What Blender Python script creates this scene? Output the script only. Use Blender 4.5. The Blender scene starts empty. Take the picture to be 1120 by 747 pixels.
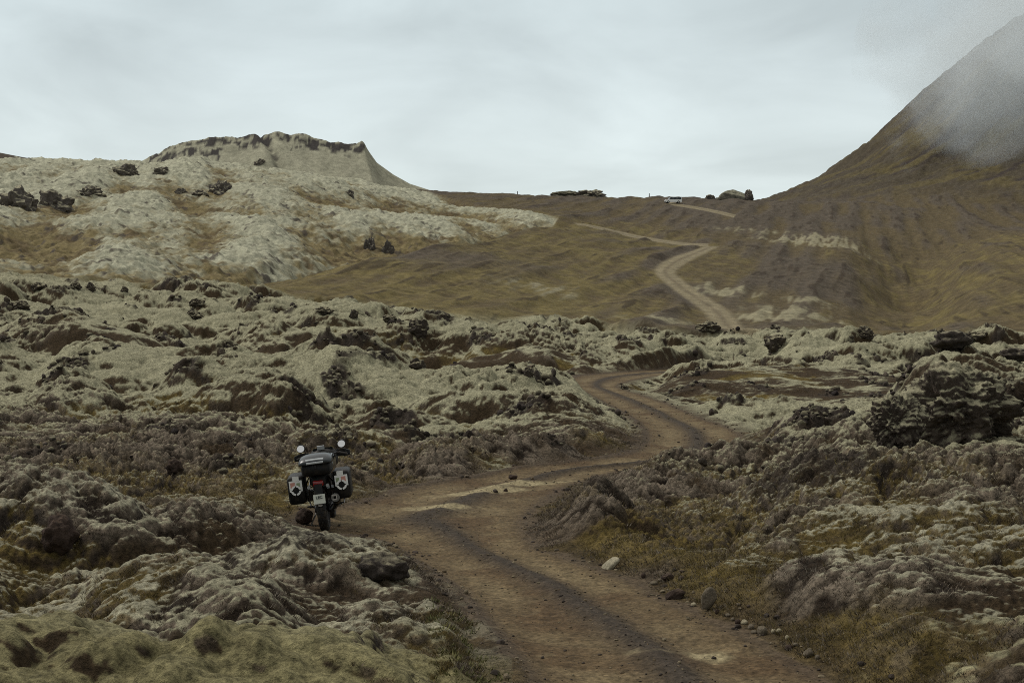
import bpy, bmesh, math, random
import numpy as np
from mathutils import Vector, Matrix
random.seed(7)
rng = np.random.default_rng(11)
D = bpy.data
scene = bpy.context.scene
C = scene.collection

# ------------------------------------------------------------------ camera numbers
F = 1556.0          # focal length in photo pixels (1120 wide)
CX, HY = 560.0, 355.0   # principal column, true horizon row
ZC = 3.2            # eye height above the track
FLAT = F * ZC       # row of flat ground = HY + FLAT / Y

# ------------------------------------------------------------------ numpy noise tiles
N = 1024; CELLS = 64; PPC = N // CELLS
def perlin_tile(seed):
    r = np.random.default_rng(seed)
    a = r.random((CELLS, CELLS)) * 2 * np.pi
    gx, gy = np.cos(a), np.sin(a)
    t = (np.arange(N) + .5) / PPC
    i0 = np.floor(t).astype(int); f = t - i0
    i1 = (i0 + 1) % CELLS
    fu = f**3 * (f * (f * 6 - 15) + 10)
    X, Y = f[None, :], f[:, None]
    def g(iy, ix, dx, dy):
        return gx[np.ix_(iy, ix)] * dx + gy[np.ix_(iy, ix)] * dy
    n00 = g(i0, i0, X, Y); n10 = g(i0, i1, X - 1, Y); n01 = g(i1, i0, X, Y - 1); n11 = g(i1, i1, X - 1, Y - 1)
    a0 = n00 + (n10 - n00) * fu[None, :]; a1 = n01 + (n11 - n01) * fu[None, :]
    return ((a0 + (a1 - a0) * fu[:, None]) * 1.55).astype(np.float32)
def worley_tile(seed):
    r = np.random.default_rng(seed)
    jx = r.random((CELLS, CELLS)); jy = r.random((CELLS, CELLS)); rad = .75 + .5 * r.random((CELLS, CELLS))
    t = (np.arange(N) + .5) / PPC
    i0 = np.floor(t).astype(int); f = t - i0
    best = np.full((N, N), 9.)
    for dy in (-1, 0, 1):
        for dx in (-1, 0, 1):
            iy = (i0 + dy) % CELLS; ix = (i0 + dx) % CELLS
            px = dx + jx[np.ix_(iy, ix)] - f[None, :]; py = dy + jy[np.ix_(iy, ix)] - f[:, None]
            best = np.minimum(best, np.sqrt(px * px + py * py) / rad[np.ix_(iy, ix)])
    return np.clip(1 - (best / .72)**2, 0, 1).astype(np.float32)
P = [perlin_tile(s) for s in (1, 2, 3)]
W = [worley_tile(s) for s in (4, 5)]
def samp(tile, x, y, size, rot=0., off=0.):
    c, s = math.cos(rot), math.sin(rot)
    u = (x * c - y * s) * (PPC / size) + off * 37.7 + 100000 * 0
    v = (x * s + y * c) * (PPC / size) + off * 91.3
    u = u.astype(np.float32); v = v.astype(np.float32)
    iu = np.floor(u); iv = np.floor(v)
    fu = u - iu; fv = v - iv
    iu = iu.astype(np.int32) & (N - 1); iv = iv.astype(np.int32) & (N - 1)
    iu1 = (iu + 1) & (N - 1); iv1 = (iv + 1) & (N - 1)
    a = tile[iv, iu]; b = tile[iv, iu1]; c_ = tile[iv1, iu]; d = tile[iv1, iu1]
    a = a + (b - a) * fu; c_ = c_ + (d - c_) * fu
    return a + (c_ - a) * fv
def pn(x, y, size, k=0, rot=None):
    return samp(P[k % 3], x, y, size, rot if rot is not None else .6 + 1.3 * k, 1.7 * k + 3)
def wn(x, y, size, k=0):
    return samp(W[k % 2], x, y, size, .3 + .9 * k, 2.3 * k + 5)
def sstep(a, b, x):
    t = np.clip((x - a) / (b - a), 0, 1)
    return t * t * (3 - 2 * t)
def lerp(a, b, t): return a + (b - a) * t

# ------------------------------------------------------------------ thin plate spline over (column, log distance)
class TPS:
    def __init__(s, pts, vals):
        s.p = np.array(pts, float); n = len(s.p); v = np.array(vals, float)
        if v.ndim == 1: v = v[:, None]
        A = np.zeros((n + 3, n + 3))
        A[:n, :n] = s.k(s.p, s.p) + np.eye(n) * 1e-3
        A[:n, n] = 1; A[:n, n + 1:] = s.p; A[n, :n] = 1; A[n + 1:, :n] = s.p.T
        s.w = np.linalg.solve(A, np.vstack([v, np.zeros((3, v.shape[1]))]))
    def k(s, a, b):
        d2 = ((a[:, None, :] - b[None, :, :])**2).sum(-1)
        return .5 * d2 * np.log(d2 + 1e-9)
    def __call__(s, q):
        K = s.k(q, s.p); n = len(s.p)
        return K @ s.w[:n] + s.w[n] + q @ s.w[n + 1:]
SU, SV = 1 / 140., 5.
CTRL = {   # column: (distance m, image row of the ground there)
 -350: [(8,770),(14,640),(20,555),(30,490),(45,420),(60,390),(90,325),(135,280),(165,260),(220,225),(280,195),(330,178),(400,186),(600,205),(1000,230)],
 -150: [(8,765),(10,698),(14,630),(20,560),(30,498),(45,432),(60,402),(90,345),(135,292),(165,275),(220,232),(280,198),(330,177),(400,184),(600,203),(1000,230)],
 0:   [(8,800),(10,752),(14,672),(20,572),(30,502),(45,442),(60,414),(88,366),(115,327),(135,303),(165,287),(220,242),(280,202),(330,177),(400,183),(600,202),(1000,230)],
 100: [(10,765),(14,684),(20,582),(30,506),(45,448),(60,418),(88,380),(115,335),(135,309),(165,296),(220,246),(280,206),(330,177),(400,182),(600,198),(1000,230)],
 200: [(8,840),(10,785),(14,694),(20,590),(30,512),(45,456),(60,423),(88,394),(115,350),(135,317),(165,305),(220,256),(280,210),(330,180),(400,184),(600,198),(1000,230)],
 300: [(10,800),(14,700),(20,598),(30,516),(45,461),(60,428),(88,404),(115,362),(135,327),(165,309),(190,296),(225,267),(280,220),(330,189),(400,184),(600,198),(1000,232)],
 400: [(8,860),(10,815),(14,702),(20,603),(30,521),(45,465),(60,434),(88,410),(115,374),(135,341),(165,310),(190,285),(215,287),(260,256),(300,229),(350,208),(420,201),(600,208),(1000,238)],
 480: [(135,348),(170,313),(220,269),(245,268),(290,249),(330,236),(400,218),(480,211),(600,214),(1000,240)],
 540: [(10,850),(14,710),(20,604),(30,521),(45,466),(60,438),(90,407),(115,378),(135,352),(170,322),(230,275),(265,257),(300,250),(350,234),(420,221),(470,213),(600,222),(1000,246)],
 600: [(135,354),(170,329),(230,284),(280,252),(310,245),(350,236),(410,226),(470,216),(600,225),(1000,250)],
 700: [(10,853),(14,711),(20,604),(30,521),(45,466),(60,438),(90,410),(115,384),(135,358),(170,336),(230,296),(300,269),(340,257),(400,236),(470,217),(600,228),(1000,255)],
 800: [(135,360),(160,356),(200,326),(250,292),(300,270),(340,259),(400,236),(470,220),(600,230),(1000,258)],
 860: [(10,845),(14,700),(20,592),(30,513),(45,461),(60,435),(90,408),(115,386),(135,362),(170,350),(250,303),(300,278),(350,260),(430,236),(480,223),(600,228),(1000,250)],
 930: [(135,362),(165,360),(200,340),(250,304),(300,276),(350,260),(430,240),(500,222),(600,225)],
 1000:[(10,832),(14,682),(20,572),(30,501),(45,449),(60,428),(90,403),(115,386),(135,365),(165,370),(200,362),(250,343),(300,314),(350,284),(430,244),(500,226),(700,215)],
 1060:[(135,367),(165,352),(200,322),(250,295),(300,279),(350,268),(430,244),(500,228)],
 1120:[(10,822),(14,672),(20,562),(30,493),(45,443),(60,423),(90,399),(115,386),(135,371),(165,342),(200,308),(250,284),(300,270),(400,250),(500,235),(700,215)],
 1350:[(10,800),(14,655),(20,548),(30,480),(45,435),(60,415),(90,392),(115,382),(135,374),(165,345),(200,318),(300,280),(500,235),(800,200)],
}
_p, _v = [], []
for c, lst in CTRL.items():
    for Y, py in lst:
        _p.append((c * SU, math.log(Y) * SV)); _v.append(HY - py + FLAT / Y)
base_tps = TPS(_p, _v)

# ------------------------------------------------------------------ grid: fan of columns, log spaced rows
Q = 1.0
inner = np.arange(-24, 1146, 1.35 * Q)
step = 1.35 * Q; left = []; x = -24.
while x > -430: step *= 1.06; x -= step; left.append(x)
step = 1.35 * Q; right = []; x = inner[-1]
while x < 1560: step *= 1.06; x += step; right.append(x)
PX = np.concatenate([left[::-1], inner, right])
lnY = [math.log(3.)]
while lnY[-1] < math.log(9000.):
    Y = math.exp(lnY[-1])
    d = .006 if Y < 7.5 else (.0017 if Y < 60 else (.0015 if Y < 145 else (.0023 if Y < 520 else (.004 if Y < 900 else .05))))
    lnY.append(lnY[-1] + d * Q)
LY = np.array(lnY); YY = np.exp(LY)
R_, C_ = len(LY), len(PX)
# coarse evaluation of the spline, bilinear upsampling
cu = np.linspace(PX[0], PX[-1], 220); cv = np.linspace(LY[0], math.log(1000.), 260)
q = np.stack(np.meshgrid(cu * SU, cv * SV), -1).reshape(-1, 2)
co = base_tps(q).reshape(260, 220)
def up(co, px, ly):
    fu = np.clip((px - cu[0]) / (cu[1] - cu[0]), 0, 218.999); fv = np.clip((ly - cv[0]) / (cv[1] - cv[0]), 0, 258.999)
    iu = fu.astype(int); iv = fv.astype(int); fu = (fu - iu)[None, :]; fv = (fv - iv)[:, None]
    a = co[np.ix_(iv, iu)]; b = co[np.ix_(iv, iu + 1)]; c = co[np.ix_(iv + 1, iu)]; d = co[np.ix_(iv + 1, iu + 1)]
    return (a + (b - a) * fu) * (1 - fv) + (c + (d - c) * fu) * fv
res = up(co, PX, LY)
GY = np.repeat(YY[:, None], C_, 1); GP = np.repeat(PX[None, :], R_, 0)
GX = (GP - CX) / F * GY
X = GX.astype(np.float32); Yf = GY.astype(np.float32)
Z = (res - FLAT / GY) / F * GY          # height relative to the eye
far = GY > 1000
Z[far] = np.minimum(Z[far], 20) - (GY[far] - 1000) * .01

# large warp used by the mounds
wpx = 26 * pn(X, Yf, 9, 0) * np.clip(30 / GY, .2, 1.6)
wy = 1 + .05 * pn(X, Yf, 7, 1) + .03 * pn(X, Yf, 2.5, 2)
MOUNDS = [
 (12, 10, [(40,404,62),(70,392,64),(110,382,66),(170,387,66),(240,384,66),(300,388,64),(350,384,64),(400,392,63),(450,396,62),(500,401,62),(560,407,62),(600,411,62),(625,422,60),(650,440,56),(672,455,52)]),
 (6, 5, [(130,420,50),(200,411,50),(260,414,50),(330,425,48)]),
 (7, 6, [(400,452,44),(450,437,46),(520,433,47),(560,438,46),(600,444,44),(645,462,42)]),
 (5, 5, [(20,440,46),(60,425,48),(110,425,48),(150,435,47)]),
 (15, 14, [(270,356,105),(345,346,110),(400,348,110),(460,353,110),(520,360,108),(560,363,108),(600,367,104),(640,373,104),(700,373,106),(760,377,104),(810,384,102)]),
 (18, 10, [(722,412,80),(770,397,80),(820,394,80),(880,395,80),(950,401,80),(1010,412,78)]),
 (12, 8, [(925,472,36),(965,447,39),(1000,420,42),(1030,404,44),(1070,404,44),(1110,410,44),(1150,420,44),(1250,415,44)]),
 (2.2, 2.6, [(80,642,14.5),(140,618,14.5),(190,607,14.5),(230,626,14.2),(270,662,13.6),(315,700,13.2)]),
 (3, 3, [(-60,535,20),(0,522,20),(40,522,20.5),(80,543,20),(125,570,19.5)]),
 (1.5, 1.3, [(-200,750,9.4),(-80,738,9.5),(0,742,9.4),(60,722,9.7),(130,742,9.5),(200,765,9.2),(260,748,9.5),(330,730,9.7),(380,736,9.7),(425,765,9.5),(470,800,9.2),(530,880,9),(640,950,9)]),
 (2.5, 1.3, [(270,603,18.2),(330,600,18.4),(370,603,18.3),(410,604,18.1),(440,610,17.4),(470,637,16),(500,672,14.4),(520,702,13.3)]),
 (2.6, 3, [(600,570,22.5),(660,552,22),(720,576,20.5),(760,598,19),(800,606,18),(860,616,17),(940,636,15.5),(1050,676,14)]),
 (3, 3, [(150,560,21),(230,562,21.5),(300,566,21.5)]),
 (9, 8, [(20,352,88),(70,349,88),(120,353,86),(160,362,84),(190,376,82)]),
 (9, 8, [(860,372,112),(930,366,112),(1010,370,112),(1080,380,112),(1200,384,112)]),
]
delta = np.zeros_like(Z)
for wf, wb, cr in MOUNDS:
    a = np.array(cr, float)
    rows = np.where((YY > a[:, 2].min() - wf * 1.3 - 2) & (YY < (a[:, 2].max() + wb) * 1.2 + 2))[0]
    sl = slice(rows[0], rows[-1] + 1)
    p = GP[sl] + wpx[sl]
    yc = np.interp(p, a[:, 0], a[:, 2]); pc = np.interp(p, a[:, 0], a[:, 1])
    zc = (HY - pc) / F * yc
    rb = (np.interp(p, PX, up(co, PX, np.array([math.log(a[:, 2].mean())]))[0]) - FLAT / yc) / F * yc
    h = np.maximum(zc - rb, .12) * (1.18 if a[:, 2].mean() > 40 else 1.)
    h = h * sstep(a[0, 0] - 30, a[0, 0] + 25, p) * (1 - sstep(a[-1, 0] - 25, a[-1, 0] + 30, p))
    t = GY[sl] * wy[sl] - yc
    t = np.abs(np.where(t < 0, t / wf, t / wb))
    prof = np.where(t < 1, (1 - t**2.6)**2, 0)
    delta[sl] = np.maximum(delta[sl], h * prof)
Z += delta

# ------------------------------------------------------------------ track outlines (ground plan)
def flat_pt(px, py):
    Y = FLAT / (py - HY); return ((px - CX) / F * Y, Y)
RL = [(640,1000),(600,860),(575,790),(565,745),(549,718),(528,691),(509,664),(493,648),(468,627),(445,613),(417,596),(390,589),(362,588),(325,582),(318,570),(345,559),(380,553),(417,543),(460,531),(520,522),(565,513),(610,508),(655,502),(685,496),(700,488),(703,475),(695,462),(670,447),(642,432),(620,418),(628,412),(670,408),(735,403.5),(800,400)]
RR = [(1500,1000),(1140,860),(990,790),(914,746),(871,720),(843,703),(800,686),(771,671),(734,657),(714,643),(680,629),(645,618),(617,606),(590,596),(580,578),(588,561),(617,537),(645,526),(680,516),(740,511),(795,507),(812,500),(818,487),(807,471),(772,459),(735,443),(700,431),(676,423),(690,417),(720,411.5),(760,407),(800,404.5)]
def polydist(x, y, pts):
    best = np.full(x.shape, 1e9, np.float32)
    for (ax, ay), (bx, by) in zip(pts[:-1], pts[1:]):
        dx, dy = bx - ax, by - ay; L = dx * dx + dy * dy + 1e-12
        t = np.clip(((x - ax) * dx + (y - ay) * dy) / L, 0, 1)
        best = np.minimum(best, (x - ax - t * dx)**2 + (y - ay - t * dy)**2)
    return np.sqrt(best)
def inside(x, y, poly):
    r = np.zeros(x.shape, bool); n = len(poly)
    for i in range(n):
        (ax, ay), (bx, by) = poly[i], poly[(i + 1) % n]
        c = (ay > y) != (by > y)
        r ^= c & (x < (bx - ax) * (y - ay) / (by - ay + 1e-12) + ax)
    return r
def smooth_line(pts, n=4):
    out = []
    for i in range(len(pts) - 1):
        p0 = pts[max(i - 1, 0)]; p1 = pts[i]; p2 = pts[i + 1]; p3 = pts[min(i + 2, len(pts) - 1)]
        for k in range(n):
            t = k / n
            out.append(tuple(.5 * ((2 * b) + (-a + c) * t + (2 * a - 5 * b + 4 * c - d) * t * t + (-a + 3 * b - 3 * c + d) * t**3) for a, b, c, d in zip(p0, p1, p2, p3)))
    out.append(pts[-1]); return out
Lw = smooth_line([flat_pt(*p) for p in RL], 2); Rw = smooth_line([flat_pt(*p) for p in RR], 2)
ROWN = np.searchsorted(YY, 128.)
def road_sdf(x, y):
    dl = polydist(x, y, Lw); dr = polydist(x, y, Rw)
    ins = inside(x, y, Lw + Rw[::-1])
    d = np.minimum(dl, dr)
    return np.where(ins, -d, d), dl / (dl + dr + 1e-6)
sd = np.full(Z.shape, 50., np.float32); ru = np.zeros(Z.shape, np.float32)
# coarse evaluation then upsample
ci = np.unique(np.concatenate([np.arange(0, ROWN, 3), [ROWN - 1]])); cj = np.unique(np.concatenate([np.arange(0, C_, 3), [C_ - 1]]))
s_, u_ = road_sdf(X[np.ix_(ci, cj)], Yf[np.ix_(ci, cj)])
def upgrid(a):
    t = np.stack([np.interp(np.arange(C_), cj, r) for r in a])
    i = np.arange(ROWN); k = np.clip(np.searchsorted(ci, i, 'right') - 1, 0, len(ci) - 2)
    f = ((i - ci[k]) / (ci[k + 1] - ci[k]))[:, None]
    return t[k] * (1 - f) + t[k + 1] * f
sd[:ROWN] = upgrid(s_); ru[:ROWN] = upgrid(u_)
edge_n = .16 * pn(X, Yf, .9, 1) + .09 * pn(X, Yf, .3, 2)
sd += np.where(sd < 4, edge_n, 0)

# ------------------------------------------------------------------ zones
lava = 1 - sstep(0, 1, (GY - (139 + 9 * pn(X, Yf, 14, 2) + np.interp(GP, [-400, 100, 300, 500, 1200], [14, 10, 4, 0, 0]))) / 4)
# ground cover weights: columns x distance -> pale moss, ochre, heath
COVER = {
 -100: [(8,.75,.25,.1),(14,.6,.2,.3),(19,.5,.25,.4),(24,.12,.5,.6),(34,.12,.35,.7),(44,.45,.2,.4),(60,.8,.1,.1),(140,.9,.1,.1)],
 150: [(8,.85,.25,.1),(11,.7,.2,.3),(14,.52,.2,.6),(19,.5,.25,.5),(23,.08,.6,.6),(33,.08,.4,.7),(42,.4,.2,.5),(52,.85,.1,.1),(68,.9,.1,.1),(82,.25,.2,.1),(96,.35,.2,.1),(110,.9,0,0),(140,.9,.1,.1)],
 350: [(8,.85,.25,.1),(11,.75,.25,.2),(14,.5,.3,.6),(19,.38,.35,.65),(24,.05,.6,.6),(32,.1,.5,.7),(40,.5,.4,.4),(48,.8,.15,.1),(65,.95,.1,.1),(74,.0,.2,.1),(94,.0,.2,.1),(107,.95,0,0),(140,.95,0,0)],
 520: [(9,.2,.6,.6),(14,.2,.6,.8),(22,.1,.5,.7),(32,.05,.5,.8),(39,.45,.45,.4),(46,.95,.1,.1),(63,.95,.1,.1),(73,.0,.2,.1),(96,.0,.2,.1),(106,.95,0,0),(140,.95,0,0)],
 680: [(10,.1,.5,.8),(18,.1,.5,.8),(24,.05,.35,.9),(32,.1,.4,.7),(46,.6,.4,.3),(62,.8,.1,.1),(95,.5,.1,.2),(110,.95,0,0),(140,.95,0,0)],
 850: [(11,.3,.5,.8),(16,.32,.35,.85),(20,.25,.7,.55),(27,.33,.55,.6),(35,.6,.3,.4),(46,.75,.1,.25),(54,.85,.1,.1),(60,.0,.25,.1),(76,.0,.3,.1),(84,.8,.1,.1),(140,.95,0,0)],
 760: [(52,.85,.1,.1),(60,.2,.25,.1),(76,.0,.3,.1),(83,.7,.1,.1),(140,.95,0,0)],
 950: [(53,.9,.1,.1),(60,-.15,.25,.1),(68,-.25,.25,.1),(77,-.15,.2,.1),(84,.85,.1,.1),(140,.95,0,0)],
 1100: [(10,.42,.5,.6),(15,.42,.6,.5),(20,.3,.65,.6),(28,.42,.45,.5),(34,.65,.2,.3),(44,.8,.1,.1),(60,.8,.1,.1),(75,.5,.2,.2),(90,.9,0,0),(140,.9,0,0)],
}
_p, _v = [], []
for c, lst in COVER.items():
    for Y, *m in lst: _p.append((c * SU, math.log(Y) * SV)); _v.append(m)
cov = TPS(_p, _v)(q); cov = np.clip(cov, -.1, 1.1).reshape(260, 220, 3)
Wm, Wo, Wh = (up(cov[..., k], PX, LY).astype(np.float32) for k in range(3))

# ------------------------------------------------------------------ relief of the lava field
FULL = dict(X=X, Yf=Yf, GY=GY, GP=GP, Z=Z, lava=lava, sd=sd, ru=ru, Wm=Wm, Wo=Wo, Wh=Wh)
def use(sl): globals().update({k: v[sl] for k, v in FULL.items()})
H0 = int(np.searchsorted(YY, 122.)); H1 = int(np.searchsorted(YY, 172.))
NEAR, FARR, ALL = slice(0, H1), slice(H0, R_), slice(0, R_)
use(NEAR)
hx = X + .35 * pn(X, Yf, 1.7, 0) + .1 * pn(X, Yf, .5, 1); hy = Yf + .35 * pn(X, Yf, 1.7, 2) + .1 * pn(X, Yf, .5, 0)
big = pn(X, Yf, 11, 0); mid = pn(X, Yf, 4.3, 1)
rough = np.clip(.75 + .6 * big + .3 * mid, .25, 1.5)
stx = np.interp(GY, [18, 45], [1., .62])
w1 = sstep(.05, .85, wn(hx * stx, hy, 4.4, 0)); w2 = sstep(.03, .8, wn(hx * (.3 + .7 * stx), hy, 1.5, 1)); w3 = wn(hx, hy, .58, 2); w4 = wn(hx, hy, .25, 3); w5 = wn(X, Yf, .11, 1)
f1 = pn(X, Yf, .34, 0); f2 = pn(X, Yf, .14, 1); f3 = pn(X, Yf, .06, 2)
nearheath = np.clip(Wh * 1.2 - Wm * .5, 0, 1)
k3 = pn(X, Yf, 1.1, 1); k2 = pn(X, Yf, 2.6, 2); k4 = pn(X, Yf, .45, 0); k5 = pn(X, Yf, .2, 2)
yel = sstep(.35, .75, np.interp(GY, [7, 12.5, 17, 22, 40], [.9, .5, .0, .0, .12]) + .3 * k2 + .35 * mid * .5)
woolly = yel * (GY < 22)
grow = np.interp(GY, [6, 14, 25, 45, 80, 140], [.48, .55, .62, 1.08, 1.45, 1.6])
grow2 = np.interp(GY, [6, 14, 25, 45, 80, 140], [.8, .85, 1., .95, 1.05, 1.25]) * (1 - .6 * woolly)
jag = np.abs(pn(X, Yf, .9, 2)) + .5 * np.abs(pn(X, Yf, .4, 0))
rockn = sstep(.3, .55, mid * .7 + pn(X, Yf, 2.1, 0) * .6 + .15 * big) * sstep(.2, .7, w1)
soft = .75 * sstep(-.35, .4, pn(X, Yf, 8, 2) + .45 * pn(X, Yf, 3, 0) + .5 * (Wm - .5) + .3 * np.interp(GY, [14, 30, 60, 140], [-.4, -.3, .85, .75]))   # cushions of deep moss
coarse = rough * (.80 * (w1 - .62) + .42 * (1 - .55 * soft) * (w2 - .6)) + .28 * big + .28 * mid + rockn * (.5 - .7 * jag) * .35
finer = (.26 - .05 * nearheath) * (w3 - .4) + (.12 + .02 * nearheath) * (w4 - .4) + (.04 + .07 * nearheath) * (w5 - .4) + .05 * f1 + .025 * f2 + .012 * f3
bare = np.interp(GY, [48, 58], [0, 1]) * sstep(.62, .25, Wm + .2 * k2)            # smooth brown hollows between the moss ridges
relief = (coarse * grow + finer * grow2 * (.95 - .62 * soft)) * (1 - .75 * bare)
relief += woolly * (.26 * (wn(hx, hy * .7, .95, 1) - .5) + .09 * (wn(hx, hy, .4, 0) - .5))
relief -= np.interp(GY, [30, 50, 90, 140], [0, .35, .6, .9])
relief *= 1 - .8 * np.exp(-((GP - 360) / 62)**2 - ((GY - 20) / 2.2)**2)
offroad = sstep(.0, 1., sd / 1.6)
shoulder = sstep(0, .5, sd / .5)
Zl = Z + relief * (.12 + .88 * offroad) * shoulder + .07 * shoulder
# the track: worn flat, low ridge of loose gravel between the wheel lines, shallow ruts
onroad = 1 - sstep(-.15, .9, sd)
rut = -.035 * np.exp(-((ru - .27) / .13)**2) - .035 * np.exp(-((ru - .74) / .12)**2) + .05 * np.exp(-((ru - .53) / .07)**2) + .06 * np.exp(-((ru - 0) / .06)**2)
zroad = -ZC + rut + .010 * pn(X, Yf, .5, 0) + .008 * pn(X, Yf, .13, 1) + .03 * pn(X, Yf, 3, 2)
Zl = lerp(Zl, zroad, onroad)

# ------------------------------------------------------------------ hills
use(FARR)
bx = np.interp(GP, [250, 285, 340, 400, 480, 540, 600, 660], [152, 162, 178, 194, 224, 260, 294, 330])
Z[:] -= np.interp(GP, [240, 300, 560, 640], [0, 4.5, 3.5, 0]) * np.exp(-((GY - bx - 20) / 13)**2) * (GY < 420)
S = Z.copy()
hw = X + 6 * pn(X, Yf, 30, 1); hyw = Yf + 8 * pn(X, Yf, 36, 2)
mossh_edge = np.interp(GP, [-400, 0, 240, 285, 400, 480, 540, 600, 640, 700], [150, 150, 158, 172, 206, 238, 274, 312, 430, 700])  # the moss hill lies behind this line
mossw = sstep(-6, 6, GY - mossh_edge - 2 * pn(X, Yf, 20, 0)) * (1 - lava)
mossw *= 1 - sstep(0, 1, (GY - np.interp(GP, [-400, 300, 420, 480, 540, 600, 640], [700, 640, 520, 420, 372, 338, 322])) / 12)
gul = pn(X * 1.0 + Yf * .12, Yf * .28, 15, 1)              # runs down the slope
hs_ = X + .25 * Yf
hr = 2.6 * gul + .9 * pn(hs_, Yf * .4, 9, 2) + .9 * (.3 - np.abs(pn(hs_ * 1.1, Yf * .5, 6, 0))) + .35 * (.3 - np.abs(pn(hw, hyw, 4, 1))) + .4 * (wn(hw, hyw, 2.6, 0) - .5) + .3 * pn(X, Yf, 1.5, 2) + .28 * pn(X, Yf, .8, 0) - .9
S += mossw * hr
# the cleft with two dark holes on the moss hill
br = (1 - mossw) * (1 - lava)
strk = pn(X * .9 - Yf * .22, X * .03 + Yf * .05, 4.2, 0, 0)    # strips following the brown hill
strk2 = pn(X * .9 - Yf * .22, X * .06 + Yf * .1, 1.7, 2, 0)
S += br * (.7 * strk + .22 * strk2 + .25 * pn(X, Yf, 17, 1) + .10 * pn(X, Yf, 3, 2) + .07 * pn(X, Yf, 1, 0))

def crest(pts, Yc, fs, bs, skew=0.):
    a = np.array(pts, float)
    py = np.interp(GP + np.minimum(GY - Yc, 0) * skew, a[:, 0], a[:, 1])
    z = (HY - py) / F * Yc
    return z - np.where(GY < Yc, (Yc - GY) * fs, (GY - Yc) * bs)
# crater hill
cratp = [(60,205),(110,192),(140,182),(163,172),(185,160),(200,154.5),(215,152),(232,150),(262,149),(278,146),(290,143.5),(305,144),(318,147),(330,148),(345,150),(362,153),(385,155.5),(396,156),(402,163),(412,177),(430,190),(448,200),(470,207),(500,214),(560,240),(680,330)]
CY = 560.
crz = crest(cratp, CY, .62, .5, .4 * sstep(330, 400, GP))
crz += np.where(crz > S - 8, 3.0 * (pn(X, Yf, 22, 0) * .6 + pn(X, Yf, 9, 1) * .35 + .2 * pn(X, Yf, 3.5, 2)) * sstep(0, 40, np.abs(GY - CY)), 0)
crag = sstep(.0, .5, (1 - np.clip((CY - GY) / np.interp(GP, [160, 200, 230, 270, 300, 340, 400], [36, 40, 36, 24, 16, 26, 20]), 0, 1)) + .5 * pn(X, Yf, 8, 2) - .3) * sstep(150, 175, GP) * (1 - sstep(396, 404, GP)) * (GY > CY - 45) * (GY < CY + 12)
gl = np.abs(GP - np.interp(GY, [500, 525, 545, 562], [330, 314, 299, 284])) / 5.
crgul = np.exp(-gl**2) * sstep(490, 520, GY)
crz += crag * (1.3 * np.abs(pn(X, Yf, 11, 1)) + 1.0 * np.abs(pn(X * .6, Yf, 4, 0)) + .4 * np.abs(pn(X, Yf, 1.3, 2)) - .7 + .5 * pn(X, X * .2, 6, 2)) - 2.2 * crgul
# far hill behind on the left
flz = crest([(-500,90),(-200,130),(0,167),(20,171),(48,176),(90,178),(160,190),(240,300)], 720., .35, .3)
# mountain: concave cone
mx, my = 384., 760.
th = np.arctan2(X - mx, -(Yf - my))
r = np.hypot(X - mx, Yf - my)
r = r * (1 + .035 * pn(th * 60, r * .08, 14, 0) + .015 * pn(th * 60, r * .2, 5, 1))
mz = np.interp(r, [0, 40, 95, 110, 128, 147, 169, 189, 216, 237, 255, 300, 350, 420, 520, 640, 900], [214, 203, 174, 163, 151, 136, 116, 97, 78, 69, 63, 50, 35, 17, -2, -14, -60])
mz = mz + .9 * pn(th * 180, r * .12, 9, 0) + .7 * pn(X, Yf, 16, 1) + .35 * pn(X, Yf, 5, 2)
mcr = sstep(105, 150, mz) * np.clip(pn(th * 200, r * .5, 6, 2), 0, 1)
mz += 3.2 * mcr + 2.4 * (.42 - np.abs(pn(th * 150, r * .06, 9, 1))) * sstep(30, 80, mz) + .5 * pn(X, Yf, 2.2, 0)
def smax(a, b, k):
    h = np.clip(.5 + .5 * (a - b) / k, 0, 1)
    return b + (a - b) * h + k * h * (1 - h)
iscr = crz > S
S = np.maximum(S, crz)
isfl = flz > S
S = np.maximum(S, flz)
ismt = mz > S + 2
S = smax(S, mz, 9.)

use(ALL)
Zf = np.empty_like(Z); Zf[:H0] = Zl[:H0]; Zf[H1:] = S[H1 - H0:]
Zf[H0:H1] = lerp(S[:H1 - H0], Zl[H0:], lava[H0:H1])
PYg = HY - Zf / GY * F
jcol = lambda px: int(np.clip(np.searchsorted(PX, px), 0, C_ - 1))
def hit(px, py, ymin=4.):
    """first ground point seen along the photo ray (px, py)"""
    j = jcol(px); col = PYg[:, j]
    k = np.where((col <= py) & (YY > ymin))[0]
    i = k[0] if len(k) else R_ - 60
    Y = YY[i]
    return Vector(((px - CX) / F * Y, Y, Zf[i, j] + ZC))
def ground_z(x, y):
    px = CX + F * x / y; j = jcol(px); i = int(np.clip(np.searchsorted(YY, y), 0, R_ - 1))
    return Zf[i, j] + ZC

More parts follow.
